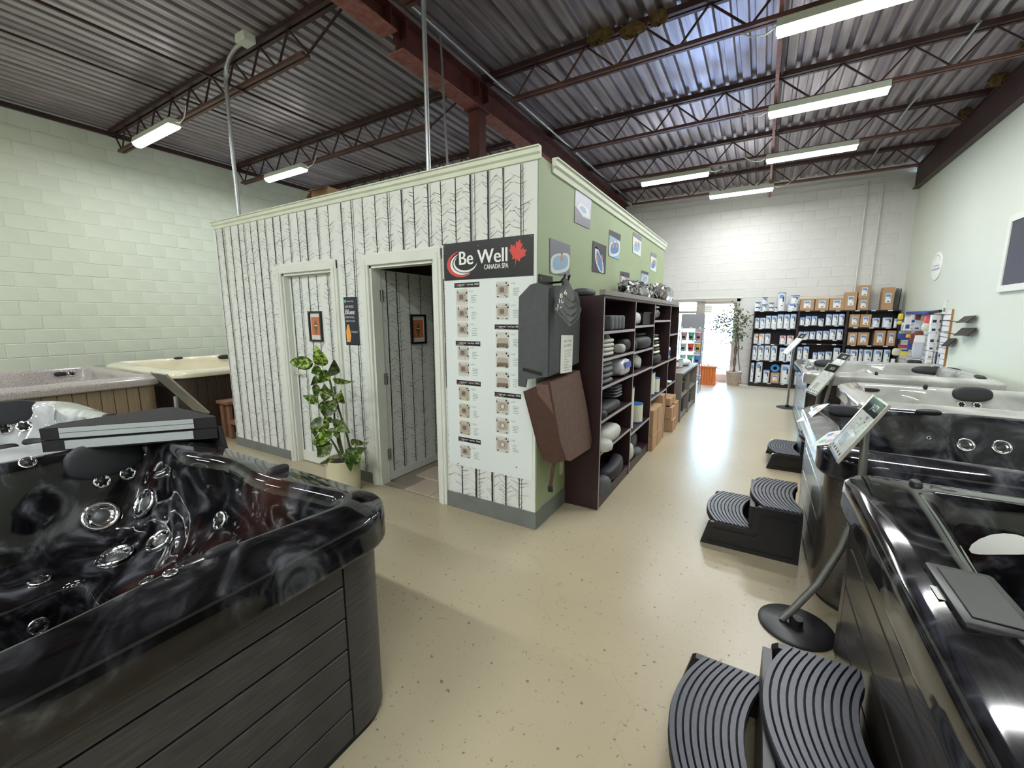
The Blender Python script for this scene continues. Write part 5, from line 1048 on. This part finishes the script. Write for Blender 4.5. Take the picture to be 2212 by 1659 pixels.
# ------------------------------------------------------------------ back shelving with filter cartridges
YS = 10.95
def S5(u, v): return PX(1600+u/6.144, 580+v/6.144, 1, YS)
units = [('entrance', S5(180, 575).x, S5(775, 575).x, [795, 1000, 1217], 250), ('middle', S5(775, 575).x, S5(1425, 575).x, [755, 943, 1002, 1222], 1100), ('corner', S5(1425, 575).x, 2.33, [782, 1022, 1262], 1700)]
zt5 = S5(180, 578).z
UZ = []
for k, (nm, xa_, xb_, vs_, uu) in enumerate(units):
    t_ = thing('filter_shelf', f'dark {nm} shelving unit full of filters against the back wall', 'shelving', ((xa_+xb_)/2, 11.1, 0), 'dark shelving on the back wall')
    for x in (xa_, xb_-.02): MB().box(x, x+.02, YS, YB-.035, 0, zt5).build('side_panel', 'shelf_black', t_)
    MB().box(xa_, xb_, YB-.035, YB-.03, 0, zt5).build('back_panel', 'shelf_black', t_); MB().box(xa_, xb_, YS-.005, YB-.03, zt5, zt5+.02).build('top_panel', 'shelf_black', t_)
    zz = [S5(uu, v).z for v in vs_]+[.09]; UZ.append(zz)
    for z in zz: MB().box(xa_+.02, xb_-.02, YS, YB-.035, z-.02, z).build('shelf', 'shelf_black', t_)
    MB().box(xa_+.02, xb_-.02, YS+.01, YS+.025, 0, .07).build('kick_board', 'shelf_black', t_)
    for z in zz+[zt5+.02]:
        for j in range(3): x = xa_+(xb_-xa_)*(.18+.31*j); MB().box(x-.035, x+.035, YS-.008, YS-.005 if z > zt5 else YS, z-.018, z-.003).build('price_tag', 'label_white', t_)
ROW = {}
ORD = ['', 'first', 'second', 'third', 'fourth', 'fifth', 'sixth', 'seventh', 'eighth', 'ninth', 'tenth']
def filt(u0, u1, vt, z, where, kind='f', dz=0, lab='label_blue', zmax=9):
    a, b_ = S5(u0, vt), S5(u1, vt); r = (b_.x-a.x)/2*.96; x = (a.x+b_.x)/2; h = max(.06, a.z-z); h = min(h, zmax-z); ROW[where] = ROW.get(where, 0)+1
    for nm_, ua_, ub_, _v, _u in units:
        if ua_ <= x <= ub_ and z < zt5: r = min(r, x-ua_-.024, ub_-.024-x)
    y = YS+.012+min(r, .13)
    if kind == 'b':
        t_ = thing('cardboard_box', f'labelled carton, {ORD[ROW[where]]} from the entrance {where}', 'box', (x, y, z), 'labelled boxes '+where)
        MB().rbox(x-r, x+r, YS+.015, YS+.245, z, z+h, .003, 1).build('carton', 'cardboard', t_); yl = YS+.0135
        lw, lh = min(r*.5, .065), min(h*.3, .09); cz = z+h*.52
        lb = MB().box(x-lw, x+lw, yl, yl+.001, cz-lh, cz+lh).build('label', 'label_white', t_)
        MB().box(x-lw*.85, x+lw*.6, yl-.0006, yl, cz+lh*.3, cz+lh*.85).build('label_print', 'label_blue', lb); MB().tube([(x+lw*.5, yl-.001, cz+lh*.75), (x+lw*.8, yl-.001, cz+lh*.45), (x+lw*.75, yl-.001, cz+lh*.1), (x+lw*.45, yl-.001, cz-lh*.05)], .004, 4).build('label_arc', 'label_dark', lb); MB().box(x-lw*.2, x+lw*.5, yl-.0006, yl, cz-lh*.8, cz-lh*.6).build('label_mark', 'label_dark', lb)
        return z+h
    r = min(r, .13)
    t_ = thing('filter_cartridge', f'white filter, {ORD[ROW[where]]} from the entrance {where}', 'filter', (x, y, z), 'filters '+where)
    MB().lathe([(r*.96, .004), (r*.96, h-.01)], n=20).build('wrapped_pleats', 'filter_white', t_, 40, world=False)
    MB().lathe([(r, h-.014), (r, h-.003), (r*.8, h), (r*.35, h), (r*.3, h-.01)], n=20).build('end_cap', 'filter_cap' if kind != 'w' else 'label_dark', t_, 40, world=False); MB().lathe([(r, 0), (r, .01)], n=20).build('base_cap', 'filter_white', t_, 40, world=False)
    def patch(nm, m_, a0, a1, z0_, z1_, rr_=1.003):
        vs = [V((r*.96*rr_*math.sin(q), -r*.96*rr_*math.cos(q), zz)) for zz in (z0_, z1_) for q in [a0+(a1-a0)*k/6 for k in range(7)]]
        MB().add(vs, [(k, k+1, 8+k, 7+k) for k in range(6)]).build(nm, m_, t_, 40, world=False)
    patch('label', 'label_white', -.7, .75, h*.18, h*.9); patch('label_band', lab, -.65, .35, h*.68, h*.88, 1.006); patch('label_arc', 'label_dark' if lab == 'label_blue' else lab, .25, .55, h*.5, h*.78, 1.008); patch('label_mark', 'label_dark', -.05, .3, h*.26, h*.31, 1.008)
    return z+h
wA, wB, wC = [f'of the {u[0]} unit' for u in units]
top = zt5+.021
for u0, u1, v1, v2 in ((190, 275, 510, 445), (285, 362, 478, 383), (375, 450, 512, 455)):
    zz = filt(u0, u1, v1, top, 'on the top '+wA, 'w'); filt(u0, u1, v2, zz+.002, 'stacked on another atop the dark shelving', 'w')
filt(455, 492, 512, top, 'on the top '+wA, 'w'); filt(497, 612, 320, top, 'on the top '+wA, 'w')
zz = filt(622, 775, 468, top, 'on the top '+wA); filt(665, 795, 357, zz+.002, 'stacked on another atop the dark shelving')
for u0, u1, v in ((797, 990, 402), (995, 1183, 400), (1187, 1392, 392), (1397, 1560, 315), (1900, 2060, 250)): filt(u0, u1, v, top, 'on the top of the dark shelving', 'b')
zz = filt(1568, 1712, 397, top, 'on the top of the dark shelving', 'b'); filt(1580, 1735, 224, zz+.002, 'stacked on another carton', 'b')
fp_ = thing('air_filter', 'grey panel in a black wire frame leaning at the room corner on the shelving', 'air filter', (2.2, 11.15, top))
p0, p1 = S5(2075, 555), S5(2150, 270); MB().box(p0.x-.02, p1.x, 11.13, 11.14, top, p1.z).build('panel', 'pillow_grey', fp_); MB().tube([(p1.x+.01, 11.135, top), (p1.x+.02, 11.135, p1.z+.01), (p0.x-.02, 11.135, p1.z+.015)], .01, 8).build('frame', 'frame_black', fp_, 40)
def row(z, where, items, kind='f', lab='label_blue'):
    above = [q for u in UZ for q in u if z+.04 < q < z+.6 and z in u]; zmax = (min(above) if above else zt5)-.024
    for it in items: filt(it[0], it[1], it[2], z+.001, where, it[3] if len(it) > 3 else kind, lab=it[4] if len(it) > 4 else lab, zmax=zmax)
row(UZ[0][0], 'on the upper shelf '+wA, [(187, 258, 650), (260, 335, 650), (337, 412, 622), (414, 490, 622), (492, 578, 603), (580, 663, 603), (665, 752, 600)])
row(UZ[0][1], 'on the second shelf '+wA, [(170, 240, 860, 'f', 'label_orange'), (242, 322, 860, 'f', 'label_orange'), (324, 405, 860), (520, 612, 885, 'f', 'label_red'), (618, 718, 885, 'f', 'label_red')])
row(UZ[0][2], 'on the third shelf '+wA, [(156, 230, 1015), (232, 316, 1015), (318, 405, 1010), (408, 495, 1012), (520, 608, 1048), (612, 700, 1052)])
row(UZ[0][3], 'on the lowest shelf '+wA, [(118, 202, 1245), (204, 300, 1232), (302, 392, 1345), (535, 675, 1268), (398, 520, 1385, 'b')])
bq = S5(480, 1320); MB_ = MB(); zr = UZ[0][3]+S5(398, 1385).z-UZ[0][3]+.001
mb = MB(); mb.tube([(bq.x+.065*math.cos(a), YS+.1, bq.z+.065*math.sin(a)) for a in [2*PI*k/20 for k in range(21)]], .03, 8, False); o = mb.build('hose_ring', 'blue_ring', None, 60); o.location.x -= .03; zmin = min(v.co.z for v in o.data.vertices); o.location.z = zr+.004-zmin; tag(o, 'blue ring of hose standing on the carton on the lowest shelf', 'hose')
row(UZ[1][0], 'on the upper shelf '+wB, [(782, 860, 645), (865, 944, 628), (947, 1028, 628), (1032, 1115, 660), (1140, 1223, 603), (1226, 1310, 603), (1313, 1396, 600)])
row(UZ[1][1], 'on the second shelf '+wB, [(768, 835, 833), (838, 918, 833), (921, 1002, 833), (1010, 1096, 825), (1099, 1182, 825), (1186, 1279, 803), (1284, 1376, 803)])
row(UZ[1][3], 'on the third shelf '+wB, [(752, 830, 1038), (836, 920, 1030), (962, 1022, 1110), (1026, 1124, 1105), (1128, 1224, 1100), (1240, 1338, 1050)])
row(UZ[1][4], 'on the lowest shelf '+wB, [(716, 790, 1370)])
row(UZ[2][0], 'on the upper shelf '+wC, [(1452, 1592, 610, 'b'), (1597, 1748, 610, 'b'), (1752, 1870, 650), (1896, 2040, 645), (2046, 2100, 660)])
row(UZ[2][1], 'on the second shelf '+wC, [(1430, 1556, 848, 'b'), (1564, 1716, 848, 'b'), (1787, 1938, 825, 'b'), (1943, 2088, 825, 'b')])
row(UZ[2][2], 'on the third shelf '+wC, [(1402, 1455, 1065), (1458, 1578, 1070), (1582, 1635, 1065), (1640, 1772, 1070), (1775, 1908, 1070), (1913, 2010, 1070)])
# ------------------------------------------------------------------ entrance in the back wall
d3 = struct('door_3', MB().box(DX1-.07, DX1, YB-.01, YB+.09, 0, DZ).box(DX0, DX0+.06, YB-.01, YB+.09, 0, DZ).box(DX0, DX1, YB-.01, YB+.09, DZ-.07, DZ).box(-1.40, -1.27, YB-.01, YB+.09, 0, DZ-.07).box(DX0, -1.40, YB, YB+.08, 1.66, 1.72).box(DX0, DX1, YB, YB+.09, 0, .03), 'alu')
MB().box(-1.27, -1.21, YB+.02, YB+.07, .03, DZ-.07).box(DX1-.12, DX1-.07, YB+.02, YB+.07, .03, DZ-.07).box(-1.21, DX1-.12, YB+.02, YB+.07, DZ-.12, DZ-.07).box(-1.21, DX1-.12, YB+.02, YB+.07, .03, .19).build('door_leaf', 'alu', d3)
for a, b_, z0, z1 in ((-1.21, DX1-.12, .19, DZ-.12), (DX0+.06, -1.40, .03, 1.66), (DX0+.06, -1.40, 1.72, DZ-.07)): MB().box(a, b_, YB+.042, YB+.048, z0, z1).build('pane', 'glass', d3)
MB().rbox(-1.42, -1.2, YB-.05, YB-.011, DZ-.075, DZ-.035, .006).build('door_closer', 'steel_grey', d3); MB().tube([(-.62, YB+.02, .95), (-.62, YB-.04, .95), (-1.15, YB-.04, .95), (-1.15, YB+.02, .95)], .014, 8).build('push_bar', 'alu', d3, 40)
nt_ = thing('door_notice', 'white printed notice taped to the glass entrance door', 'notice', (-1.05, YB+.03, 1.65)); a = PX(1521, 659, 1, YB+.03); b_ = PX(1538, 676, 1, YB+.03)
MB().box(a.x, b_.x, YB+.030, YB+.032, b_.z, a.z).build('sheet', 'paper', nt_); mb = MB(); lettering(mb, 'OPEN', V((a.x+.03, YB+.0295, a.z-.07)), FR, UP, .03, .13)
for k in range(3): lettering(mb, 'HOURS', V((a.x+.03, YB+.0295, a.z-.12-.045*k)), FR, UP, .018, .14)
mb.build('lettering', 'text_grey', nt_)
struct('trim_7', MB().box(DX0-.03, DX1+.05, YB-.02, YB, DZ, DZ+.045), 'trim_white')
# outside: pavement, cars, planting, parasol
struct('pavement', MB().box(-40, 30, YB+.25, 70, -.12, -.02), 'asphalt')
def car(label, x, y, L, m_, rz):
    t_ = thing('parked_car', label, 'car', (x, y, -.02), 'cars parked outside', rz)
    prof = [(-L/2, .45), (-L/2+.05, .75), (-L/2+.25, .95), (-L/2+.7, 1.0), (-L/2+1.15, 1.42), (-L/2+1.6, 1.5), (L/2-1.7, 1.5), (L/2-1.0, 1.05), (L/2-.2, .9), (L/2, .65), (L/2-.02, .3), (-L/2+.1, .3)]
    bm = bmesh.new(); vs = [bm.verts.new((px_, -.85, z)) for px_, z in prof]; f = bm.faces.new(vs); r_ = bmesh.ops.extrude_face_region(bm, geom=[f])
    for v in [g for g in r_['geom'] if isinstance(g, bmesh.types.BMVert)]: v.co.y += 1.7
    for v in bm.verts:
        if v.co.z > 1.1: v.co.y *= .84
    bmesh.ops.bevel(bm, geom=bm.edges[:], offset=.07, segments=2, affect='EDGES'); mb = MB(); mb.frombm(bm); mb.build('body', m_, t_, 40, world=False)
    for s_ in (-1, 1): MB().prism([(-L/2+1.1, s_*.80, 1.05), (L/2-1.15, s_*.80, 1.05), (L/2-1.75, s_*.74, 1.42), (-L/2+1.35, s_*.74, 1.42)], (0, s_*.03, 0)).build('side_window', 'car_glass', t_, world=False)
    MB().prism([(L/2-1.72, -.6, 1.46), (L/2-1.72, .6, 1.46), (L/2-1.02, .68, 1.08), (L/2-1.02, -.68, 1.08)], (.03, 0, .03)).build('windscreen', 'car_glass', t_, world=False)
    for sx in (-1, 1):
        for s_ in (-1, 1):
            c = V((sx*(L/2-.85), s_*.80, .33)); wh = MB().lathe([(.2, -.1), (.31, -.1), (.33, -.06), (.33, .06), (.31, .1), (.2, .1)], c, 24, (0, 1, 0)).build('wheel', 'tyre', t_, 40, world=False)
            MB().lathe([(.21, .06), (.21, .1), (.05, .115), (0, .115)], c, 24, (0, s_, 0)).build('rim', 'alu', wh, 40, world=False)
    for s_ in (-1, 1): MB().rbox(L/2-.12, L/2+.0, s_*.6-.14, s_*.6+.14, .62, .76, .03).build('headlight', 'pack_clear', t_, world=False)
    return t_
car('silver car parked outside the sidelight of the entrance', -4.0, 22.5, 4.4, 'car_silver', .15); car('pale blue car parked outside, seen through the entrance door', -.55, 26.0, 4.3, 'car_blue', 2.6)
ps_ = PX(1557, 688, 1, 14.5); pr_ = thing('parasol', 'dark oval parasol standing outside the entrance', 'parasol', (ps_.x, 14.5, -.02))
MB().lathe([(.45, -.13), (.44, -.10), (.30, .0), (.12, .06), (0, .075)], (ps_.x, 14.5, ps_.z), 16).build('canopy', 'photo_dark', pr_, 40); MB().cyl((ps_.x, 14.5, .03), (ps_.x, 14.5, ps_.z+.07), .02, 8).build('pole', 'alu', pr_, 40); MB().lathe([(.22, 0), (.22, .04), (.04, .06)], (ps_.x, 14.5, -.02), 16).build('base', 'photo_dark', pr_, 40)
for k, (x, y, r_, z) in enumerate(((-9, 34, 3.0, 4.4), (1.8, 40, 2.6, 4.6), (7, 36, 2.4, 4.2), (-3.6, 42, 2.6, 4.8))):
    t_ = thing('street_tree', ['round tree outside behind the silver car', 'round tree outside behind the pale blue car', 'smaller round tree across the car park', 'tall round tree between the two parked cars'][k], 'tree', (x, y, -.02), 'trees outside')
    mb = MB().super((x, y, z), r_, r_, r_*.85, 1, 1, None, 26, 16); mb.v = [tuple(V((x, y, z))+(V(q)-V((x, y, z)))*rnd.uniform(.8, 1.12)) for q in mb.v]; mb.build('crown', 'tree_green', t_, 30); MB().cyl((x, y, -.02), (x, y, z), .16, 8).build('trunk', 'bark', t_, 40)
# orange slatted planter and wicker pot with ficus
c = PX(1530, 829, 2, 0); px_, py_ = -1.0, 10.78
op_ = thing('slatted_planter', 'orange wooden slatted planter box just inside the entrance', 'planter', (px_, py_, 0)); hs = .17; ph_ = .43
for s_ in range(4):
    for k in range(6):
        u = -hs+.0+(k+.5)*(2*hs/6); q = RZ(PI/2*s_); p = q @ V((u, -hs, 0)); ext = V((.026, .009, 0)) if s_ % 2 == 0 else V((.009, .026, 0))
        MB().rbox(px_+p.x-ext.x, px_+p.x+ext.x, py_+p.y-ext.y, py_+p.y+ext.y, .03, ph_-.02, .003, 1).build('slat', 'planter_orange', op_)
MB().rbox(px_-hs-.03, px_+hs+.03, py_-hs-.03, py_+hs+.03, ph_-.025, ph_+.012, .005).build('top_rim', 'planter_orange', op_); MB().rbox(px_-hs-.02, px_+hs+.02, py_-hs-.02, py_+hs+.02, 0, .05, .005).build('base_rim', 'planter_orange', op_)
mb = MB()
for k in range(60): x, y = px_+rnd.uniform(-.13, .13), py_+rnd.uniform(-.13, .13); a = rnd.uniform(0, 6.3); mb.poly([(x, y, ph_+.012), (x+.012*math.cos(a), y+.012*math.sin(a), ph_+.012), (x+.03*math.cos(a+.5), y+.03*math.sin(a+.5), ph_+.05)])
mb.build('seedlings', 'ficus_leaf', op_)['kind'] = 'stuff'
fx, fy = -.46, 10.84
ft = thing('potted_ficus', 'artificial ficus tree in a wicker pot beside the entrance door', 'plant', (fx, fy, 0))
MB().lathe([(.12, 0), (.125, .02), (.165, .30), (.172, .31), (.165, .33), (.15, .32), (.14, .28), (0, .28)], (fx, fy, 0), 28).build('wicker_pot', 'wicker', ft, 40)
for s_ in (0, PI): MB().tube([(fx+.02*math.cos(s_+k*.9), fy+.02*math.sin(s_+k*.9), .28+k*.075) for k in range(15)], .016, 7).build('trunk', 'bark', ft, 60)
for k in range(12):
    a = k*2.4; L = .2+.03*(k % 4); z = 1.1+.05*k; MB().tube([(fx, fy, z), (fx+L*.5*math.cos(a), fy-.02+L*.35*math.sin(a), z+.1), (fx+L*math.cos(a), fy-.02+L*.6*math.sin(a), z+.12)], [.008, .006, .003], 5).build('branch', 'bark', ft, 60)
mb = MB()
cl = [(1560, 688, .22), (1590, 680, .2), (1598, 700, .2), (1570, 700, .22), (1555, 705, .16), (1603, 722, .16), (1585, 668, .14), (1588, 655, .06), (1575, 715, .14), (1598, 752, .05), (1612, 690, .12), (1590, 728, .14)]
for q in cl:
    c = PX(q[0], q[1], 1, fy-.05); n_ = int(260*q[2])
    for j in range(n_):
        p = c+V((rnd.gauss(0, q[2]*.6), rnd.gauss(0, q[2]*.45), rnd.gauss(0, q[2]*.38))); p.y = min(p.y, YB-.08); d = V((rnd.uniform(-1, 1), rnd.uniform(-.6, .6), rnd.uniform(-1, .3))).normalized(); s_ = d.cross(V((rnd.uniform(-1, 1), -1, .3))).normalized(); L = rnd.uniform(.05, .085)
        if (p+d*L).y > YB-.03: d.y = -abs(d.y)
        mb.poly([p, p+d*L*.4+s_*L*.2, p+d*L, p+d*L*.4-s_*L*.2])
mb.build('foliage', 'ficus_leaf', ft)['kind'] = 'stuff'
v0 = PX(1594, 770, 1, YB-.03); tag(MB().tube([(v0.x-.02, YB-.025, 1.2), (v0.x, YB-.025, .7), (v0.x+.05, YB-.025, .4), (v0.x+.1, YB-.03, .1), (v0.x+.12, YB-.05, .012), (v0.x-.15, YB-.06, .010)], .007, 6).build('power_cord', 'frame_black', None, 50), 'thin dark cord running down the back wall beside the ficus', 'cord')

# ------------------------------------------------------------------ slatwall with accessories on the right wall
sw = thing('slatwall', 'white slatted display board with accessories on the smooth wall', 'display board', (XR, 9.6, .7))
SY0, SY1 = 8.56, 10.85; z = .68; nsl = 12; hs_ = (1.67-z)/nsl
for k in range(nsl): MB().box(XR-.02, XR-.004, SY0, SY1, z+k*hs_+.006, z+(k+1)*hs_-.002).build('slat', 'slat_white', sw)
MB().box(XR-.006, XR-.002, SY0, SY1, .68, 1.67).build('backing', 'dark_gap', sw); MB().box(XR-.022, XR-.002, SY0-.014, SY0, .68, 1.67).build('edge_strip', 'wood_edge', sw)
def S6(u, v, Y): return PX(1900+u/9.218, 620+v/9.218, 1, Y)
def pack(label, u0, u1, v0, v1, Y, m_, head=None, thick=.03, name='hanging_pack', extra=None, rnd_=False, cat='package'):
    a, b_ = S6(u0, v0, Y), S6(u1, v1, Y); x0, x1, z0, z1 = a.x, min(b_.x, XR-.035), b_.z, a.z
    t_ = thing(name, label, cat, ((x0+x1)/2, Y, z0), 'accessories on the slatwall')
    if rnd_: MB().super(((x0+x1)/2, Y+thick/2, (z0+z1)/2), (x1-x0)/2, thick/2, (z1-z0)/2, .6, .6).build('bag', m_, t_, 60)
    else: MB().rbox(x0, x1, Y, Y+thick, z0, z1, .003, 1).build('body', m_, t_)
    if head: MB().box(x0+.004, x1-.004, Y-.0015, Y-.0005, z1-(z1-z0)*.3, z1-.004).build('header_card', head, t_)
    if extra: MB().box(x0+(x1-x0)*.2, x0+(x1-x0)*.8, Y-.0015, Y-.0005, z0+(z1-z0)*.15, z0+(z1-z0)*.45).build('picture', extra, t_)
    MB().cyl(((x0+x1)/2, Y+thick*.5, z1-.01), (XR-.0205, Y+thick*.5, z1+.004), .003, 5).build('hook', 'steel_grey', t_)
    return t_
for k, (v0, v1) in enumerate(((556, 735), (742, 900), (935, 1130), (1140, 1262), (1290, 1440), (1450, 1560))):
    nmk = ['top', 'second', 'third', 'fourth', 'fifth', 'lowest'][k]
    pack(f'white picture box, {nmk} of the column beside the price card', 1050-k*22, 1200-k*22, v0, v1, 9.0, 'label_white', None, .08, 'product_box', 'photo_dark' if k < 4 else 'photo_skin')
    if k < 4: pack(f'grey carton with a black mark, {nmk} of its column beside the price card', 1205-k*22, 1390-k*25, v0+4, v1, 8.86, 'pack_grey', None, .1, 'product_box', 'text_black')
pack('white price card above the slatwall edge', 1285, 1420, 275, 535, 8.75, 'paper', None, .004, 'price_card', 'text_grey', cat='card')
pack('pink bag above the cream bag on the slatwall', 905, 1040, 580, 720, 9.3, 'bucket_red', None, .05, rnd_=True); pack('cream bag of balls under the pink bag', 860, 985, 725, 880, 9.3, 'filter_cream', None, .06, rnd_=True)
pack('brown bag with a white header card', 700, 880, 870, 980, 9.5, 'pack_brown', None, .06, rnd_=True); pack('long clear bag of white hoses with a header card', 700, 940, 955, 1450, 9.45, 'pack_clear', 'label_white', .05, rnd_=True)
pack('narrow white blister pack with blue marks', 515, 610, 600, 870, 10.0, 'label_white', None, .03, 'blister_pack', 'pack_blue'); pack('slim white pack beside the blister pack', 450, 510, 705, 870, 10.1, 'pack_clear', 'label_white', .03, 'blister_pack')
pack('white and blue card pack under the long brush', 635, 715, 555, 735, 9.85, 'label_white', None, .03, 'card_pack', 'pack_blue'); pack('brown card pack beside the blue card pack', 722, 815, 525, 650, 9.75, 'pack_brown', None, .03, 'card_pack'); pack('clear pack with a dark round logo', 690, 800, 740, 860, 9.75, 'pack_clear', None, .03, 'card_pack', 'pack_blue')
pack('yellow brush head at the shelf end', 380, 470, 530, 660, 10.5, 'pack_yellow', None, .05, rnd_=True); pack('small yellow fitting under the brush head', 360, 450, 670, 750, 10.5, 'pack_yellow', None, .05, rnd_=True)
pack('blue skimmer scoop hanging near the shelving', 380, 620, 870, 1060, 10.2, 'pack_blue', 'pack_grey', .05, rnd_=True); pack('orange and yellow float', 535, 640, 940, 1020, 9.9, 'label_orange', None, .05, rnd_=True); pack('cardboard coloured pack beside the clear bag', 640, 700, 930, 1130, 9.8, 'pack_brown', None, .04, 'card_pack')
pack('row of red and blue small fittings', 380, 590, 1150, 1220, 10.0, 'pack_red', 'pack_blue', .04); pack('white nozzle pack low on the slatwall', 262, 410, 1220, 1370, 10.2, 'filter_cream', None, .05, rnd_=True); pack('yellow and blue strip pack low on the slatwall', 430, 560, 1240, 1370, 10.0, 'pack_yellow', 'pack_blue', .03); pack('tall blue tool hanging by the fittings', 580, 640, 1040, 1250, 9.9, 'pack_blue', None, .03)
pack('black rounded pads hanging lowest on the slatwall', 570, 880, 1450, 1560, 9.4, 'rubber_black', None, .1, rnd_=True); pack('clear shiny pack at the board edge', 1230, 1340, 1330, 1540, 8.75, 'pack_clear', 'pack_blue', .05, rnd_=True); pack('black hanging hose coil at the board edge', 1180, 1260, 1290, 1540, 8.85, 'rubber_black', None, .06, rnd_=True); pack('small white bottle low by the shelving', 240, 300, 1430, 1520, 10.4, 'label_white', None, .05)
b0, b1 = PX(1963, 674, 0, 2.30), PX(2018, 671, 0, 2.30)
bt = thing('pool_brush', 'long blue pool brush resting along the top of the slatwall', 'brush', (2.3, 9.9, 1.62)); MB().rbox(2.26, 2.37, b1.y+.25, b0.y, 1.60, 1.655, .015).build('brush_head', 'pack_blue', bt, 40); MB().tube([(2.32, b1.y+.3, 1.63), (2.32, b1.y-.2, 1.645)], .022, 8).build('handle', 'rubber_black', bt, 40)
for k, (v0, v1, u0, u1, Y, lab) in enumerate(((565, 720, 1590, 1850, 8.15, 'upper black card tray on a double wire arm'), (810, 970, 1540, 1860, 8.15, 'lower black card tray on a double wire arm'), (1020, 1185, 1285, 1455, 8.5, 'small black tilted card by the slatwall edge'))):
    a, b_ = PX(1900+u0/9.218, 620+v1/9.218, 0, 2.34), PX(1900+u1/9.218, 620+v0/9.218, 0, 2.34); t_ = thing('card_tray', lab, 'tray', (2.34, (a.y+b_.y)/2, a.z), 'black card trays on wire arms')
    MB().prism([(2.30, a.y, a.z), (2.30, b_.y, a.z+.02), (2.37, b_.y, b_.z), (2.37, a.y-.02, b_.z-.01)], (.012, 0, .0)).build('tray', 'frame_black', t_)
    for dx in (0, .04): MB().cyl((2.31+dx, b_.y, a.z+.01), (2.31+dx, SY0+.05, a.z+.03), .004, 5).build('wire_arm', 'frame_black', t_)
# round sign and framed board
cs = PX(2025, 575, 0, XR); rs_ = thing('round_sign', 'round white accessories sign on the smooth wall', 'sign', (XR, cs.y, cs.z)); MB().lathe([(.225, 0), (.225, .012), (.215, .016), (0, .016)], (XR, cs.y, cs.z), 40, (-1, 0, 0)).build('disc', 'paper', rs_, 40)
mb = MB(); yR = V((0, -1, 0)); lettering(mb, 'Replacement', V((XR-.0165, cs.y, cs.z-.005)), yR, UP, .032, .30, 'C'); lettering(mb, 'Accessories', V((XR-.0165, cs.y, cs.z-.062)), yR, UP, .045, .36, 'C', bold=.002); mb.build('lettering', 'pack_blue', rs_)
mb = MB(); prev = None
for k in range(13): a = .5+k*.18; q = [V((XR-.0165, cs.y-r_*math.cos(a), cs.z+r_*math.sin(a))) for r_ in (.165, .18)]; (mb.poly([prev[0], prev[1], q[1], q[0]]) if prev and k % 2 else None); prev = q
mb.build('arc_print', 'text_grey', rs_)
fb = thing('framed_board', 'large dark board in a white frame high on the smooth wall', 'board', (XR, 6.4, 1.84)); fy0, fy1, fz0, fz1 = 5.6, 7.27, 1.84, 2.70
for y0, y1, z0, z1 in ((fy1-.075, fy1, fz0, fz1), (fy0, fy0+.075, fz0, fz1), (fy0+.075, fy1-.075, fz0, fz0+.075), (fy0+.075, fy1-.075, fz1-.075, fz1)): MB().rbox(XR-.03, XR-.001, y0, y1, z0, z1, .004).build('frame_rail', 'trim_white', fb)
MB().box(XR-.016, XR-.002, fy0+.075, fy1-.075, fz0+.075, fz1-.075).build('panel', 'photo_dark', fb)
# wooden step by the cream tub
ws = thing('wooden_step', 'small two-tier wooden step in front of the cream tub', 'step', (-5.8, 2.95, 0))
MB().rbox(-6.04, -5.76, 2.60, 3.25, .46, .50, .006).build('tread', 'wood_raw', ws); MB().rbox(-5.80, -5.54, 2.60, 3.25, .22, .26, .006).build('tread', 'wood_raw', ws)
for x, h_ in ((-6.0, .46), (-5.84, .46), (-5.60, .22)):
    for y in (2.66, 3.19): MB().rbox(x-.04, x+.04, y-.02, y+.02, 0, h_, .004).build('leg', 'wood_raw', ws)
# brochures on the charcoal tub, white oval and towel strip on others
for k, (x, y, w_, l_, rz, lab) in enumerate(((1757, 893, .15, .2, .5, 'bright brochure card on the charcoal tub rim by its rounded corner'), (1795, 948, .13, .2, .9, 'second bright brochure card lower along the charcoal tub rim'))):
    loc, nr = hit('T2', x, y)
    if loc is None: continue
    t_ = thing('brochure', lab, 'brochure', loc+V((0, 0, .001)), 'brochures on the charcoal tub'); q = nr.to_track_quat('Z', 'Y').to_matrix() @ RZ(rz)
    def BQ(u, v, n_): return tuple(loc+q @ V((u*w_/2, v*l_/2, n_+.006)))
    MB().prism([BQ(a, b_, 0) for a, b_ in rr(1, 1, .2, 1, 4)], q @ V((0, 0, .0012))).build('card', 'photo_white', t_)
    for j, m_ in enumerate(('photo_blue', 'label_orange', 'bucket_green', 'photo_pink')):
        u, v = (-.45, .4, -.3, .35)[j], (.5, .3, -.4, -.5)[j]; MB().poly([BQ(u+.3*math.cos(a), v+.25*math.sin(a), .0014+.0002*j) for a in [2*PI*i/7 for i in range(7)]]).build('print_patch', m_, t_)
pts = []  # thin white oval laid over the shell surface
for k in range(16):
    loc, nr = hit('T1', 2165+75*math.cos(2*PI*k/16), 1180+22*math.sin(2*PI*k/16)+6*math.cos(4*PI*k/16))
    if loc is not None: pts.append(loc+nr*.012)
tag(MB().prism(pts, (0, 0, .004)).build('white_oval', 'paper', None, 60), 'thin white oval inside the black tub with the screen', 'sheet')
q = PX(690, 425, 1, 3.1); bx = thing('cardboard_box', 'cardboard box with open flaps on top of the partition', 'box', (q.x, 3.25, ZP)); zb = ZP-.009; zt_ = PX(690, 407, 1, 3.1).z
MB().rbox(q.x-.14, q.x+.16, 3.1, 3.4, zb, zt_, .004, 1).build('carton', 'cardboard', bx); MB().prism([(q.x-.14, 3.1, zt_), (q.x+.16, 3.1, zt_), (q.x+.16, 2.98, zt_-.05), (q.x-.14, 2.98, zt_-.05)], (0, 0, .004)).build('flap', 'cardboard_dark', bx); MB().prism([(q.x-.14, 3.1, zt_), (q.x-.14, 3.4, zt_), (q.x-.24, 3.4, zt_-.06), (q.x-.24, 3.1, zt_-.06)], (0, 0, .004)).build('flap', 'cardboard_dark', bx)
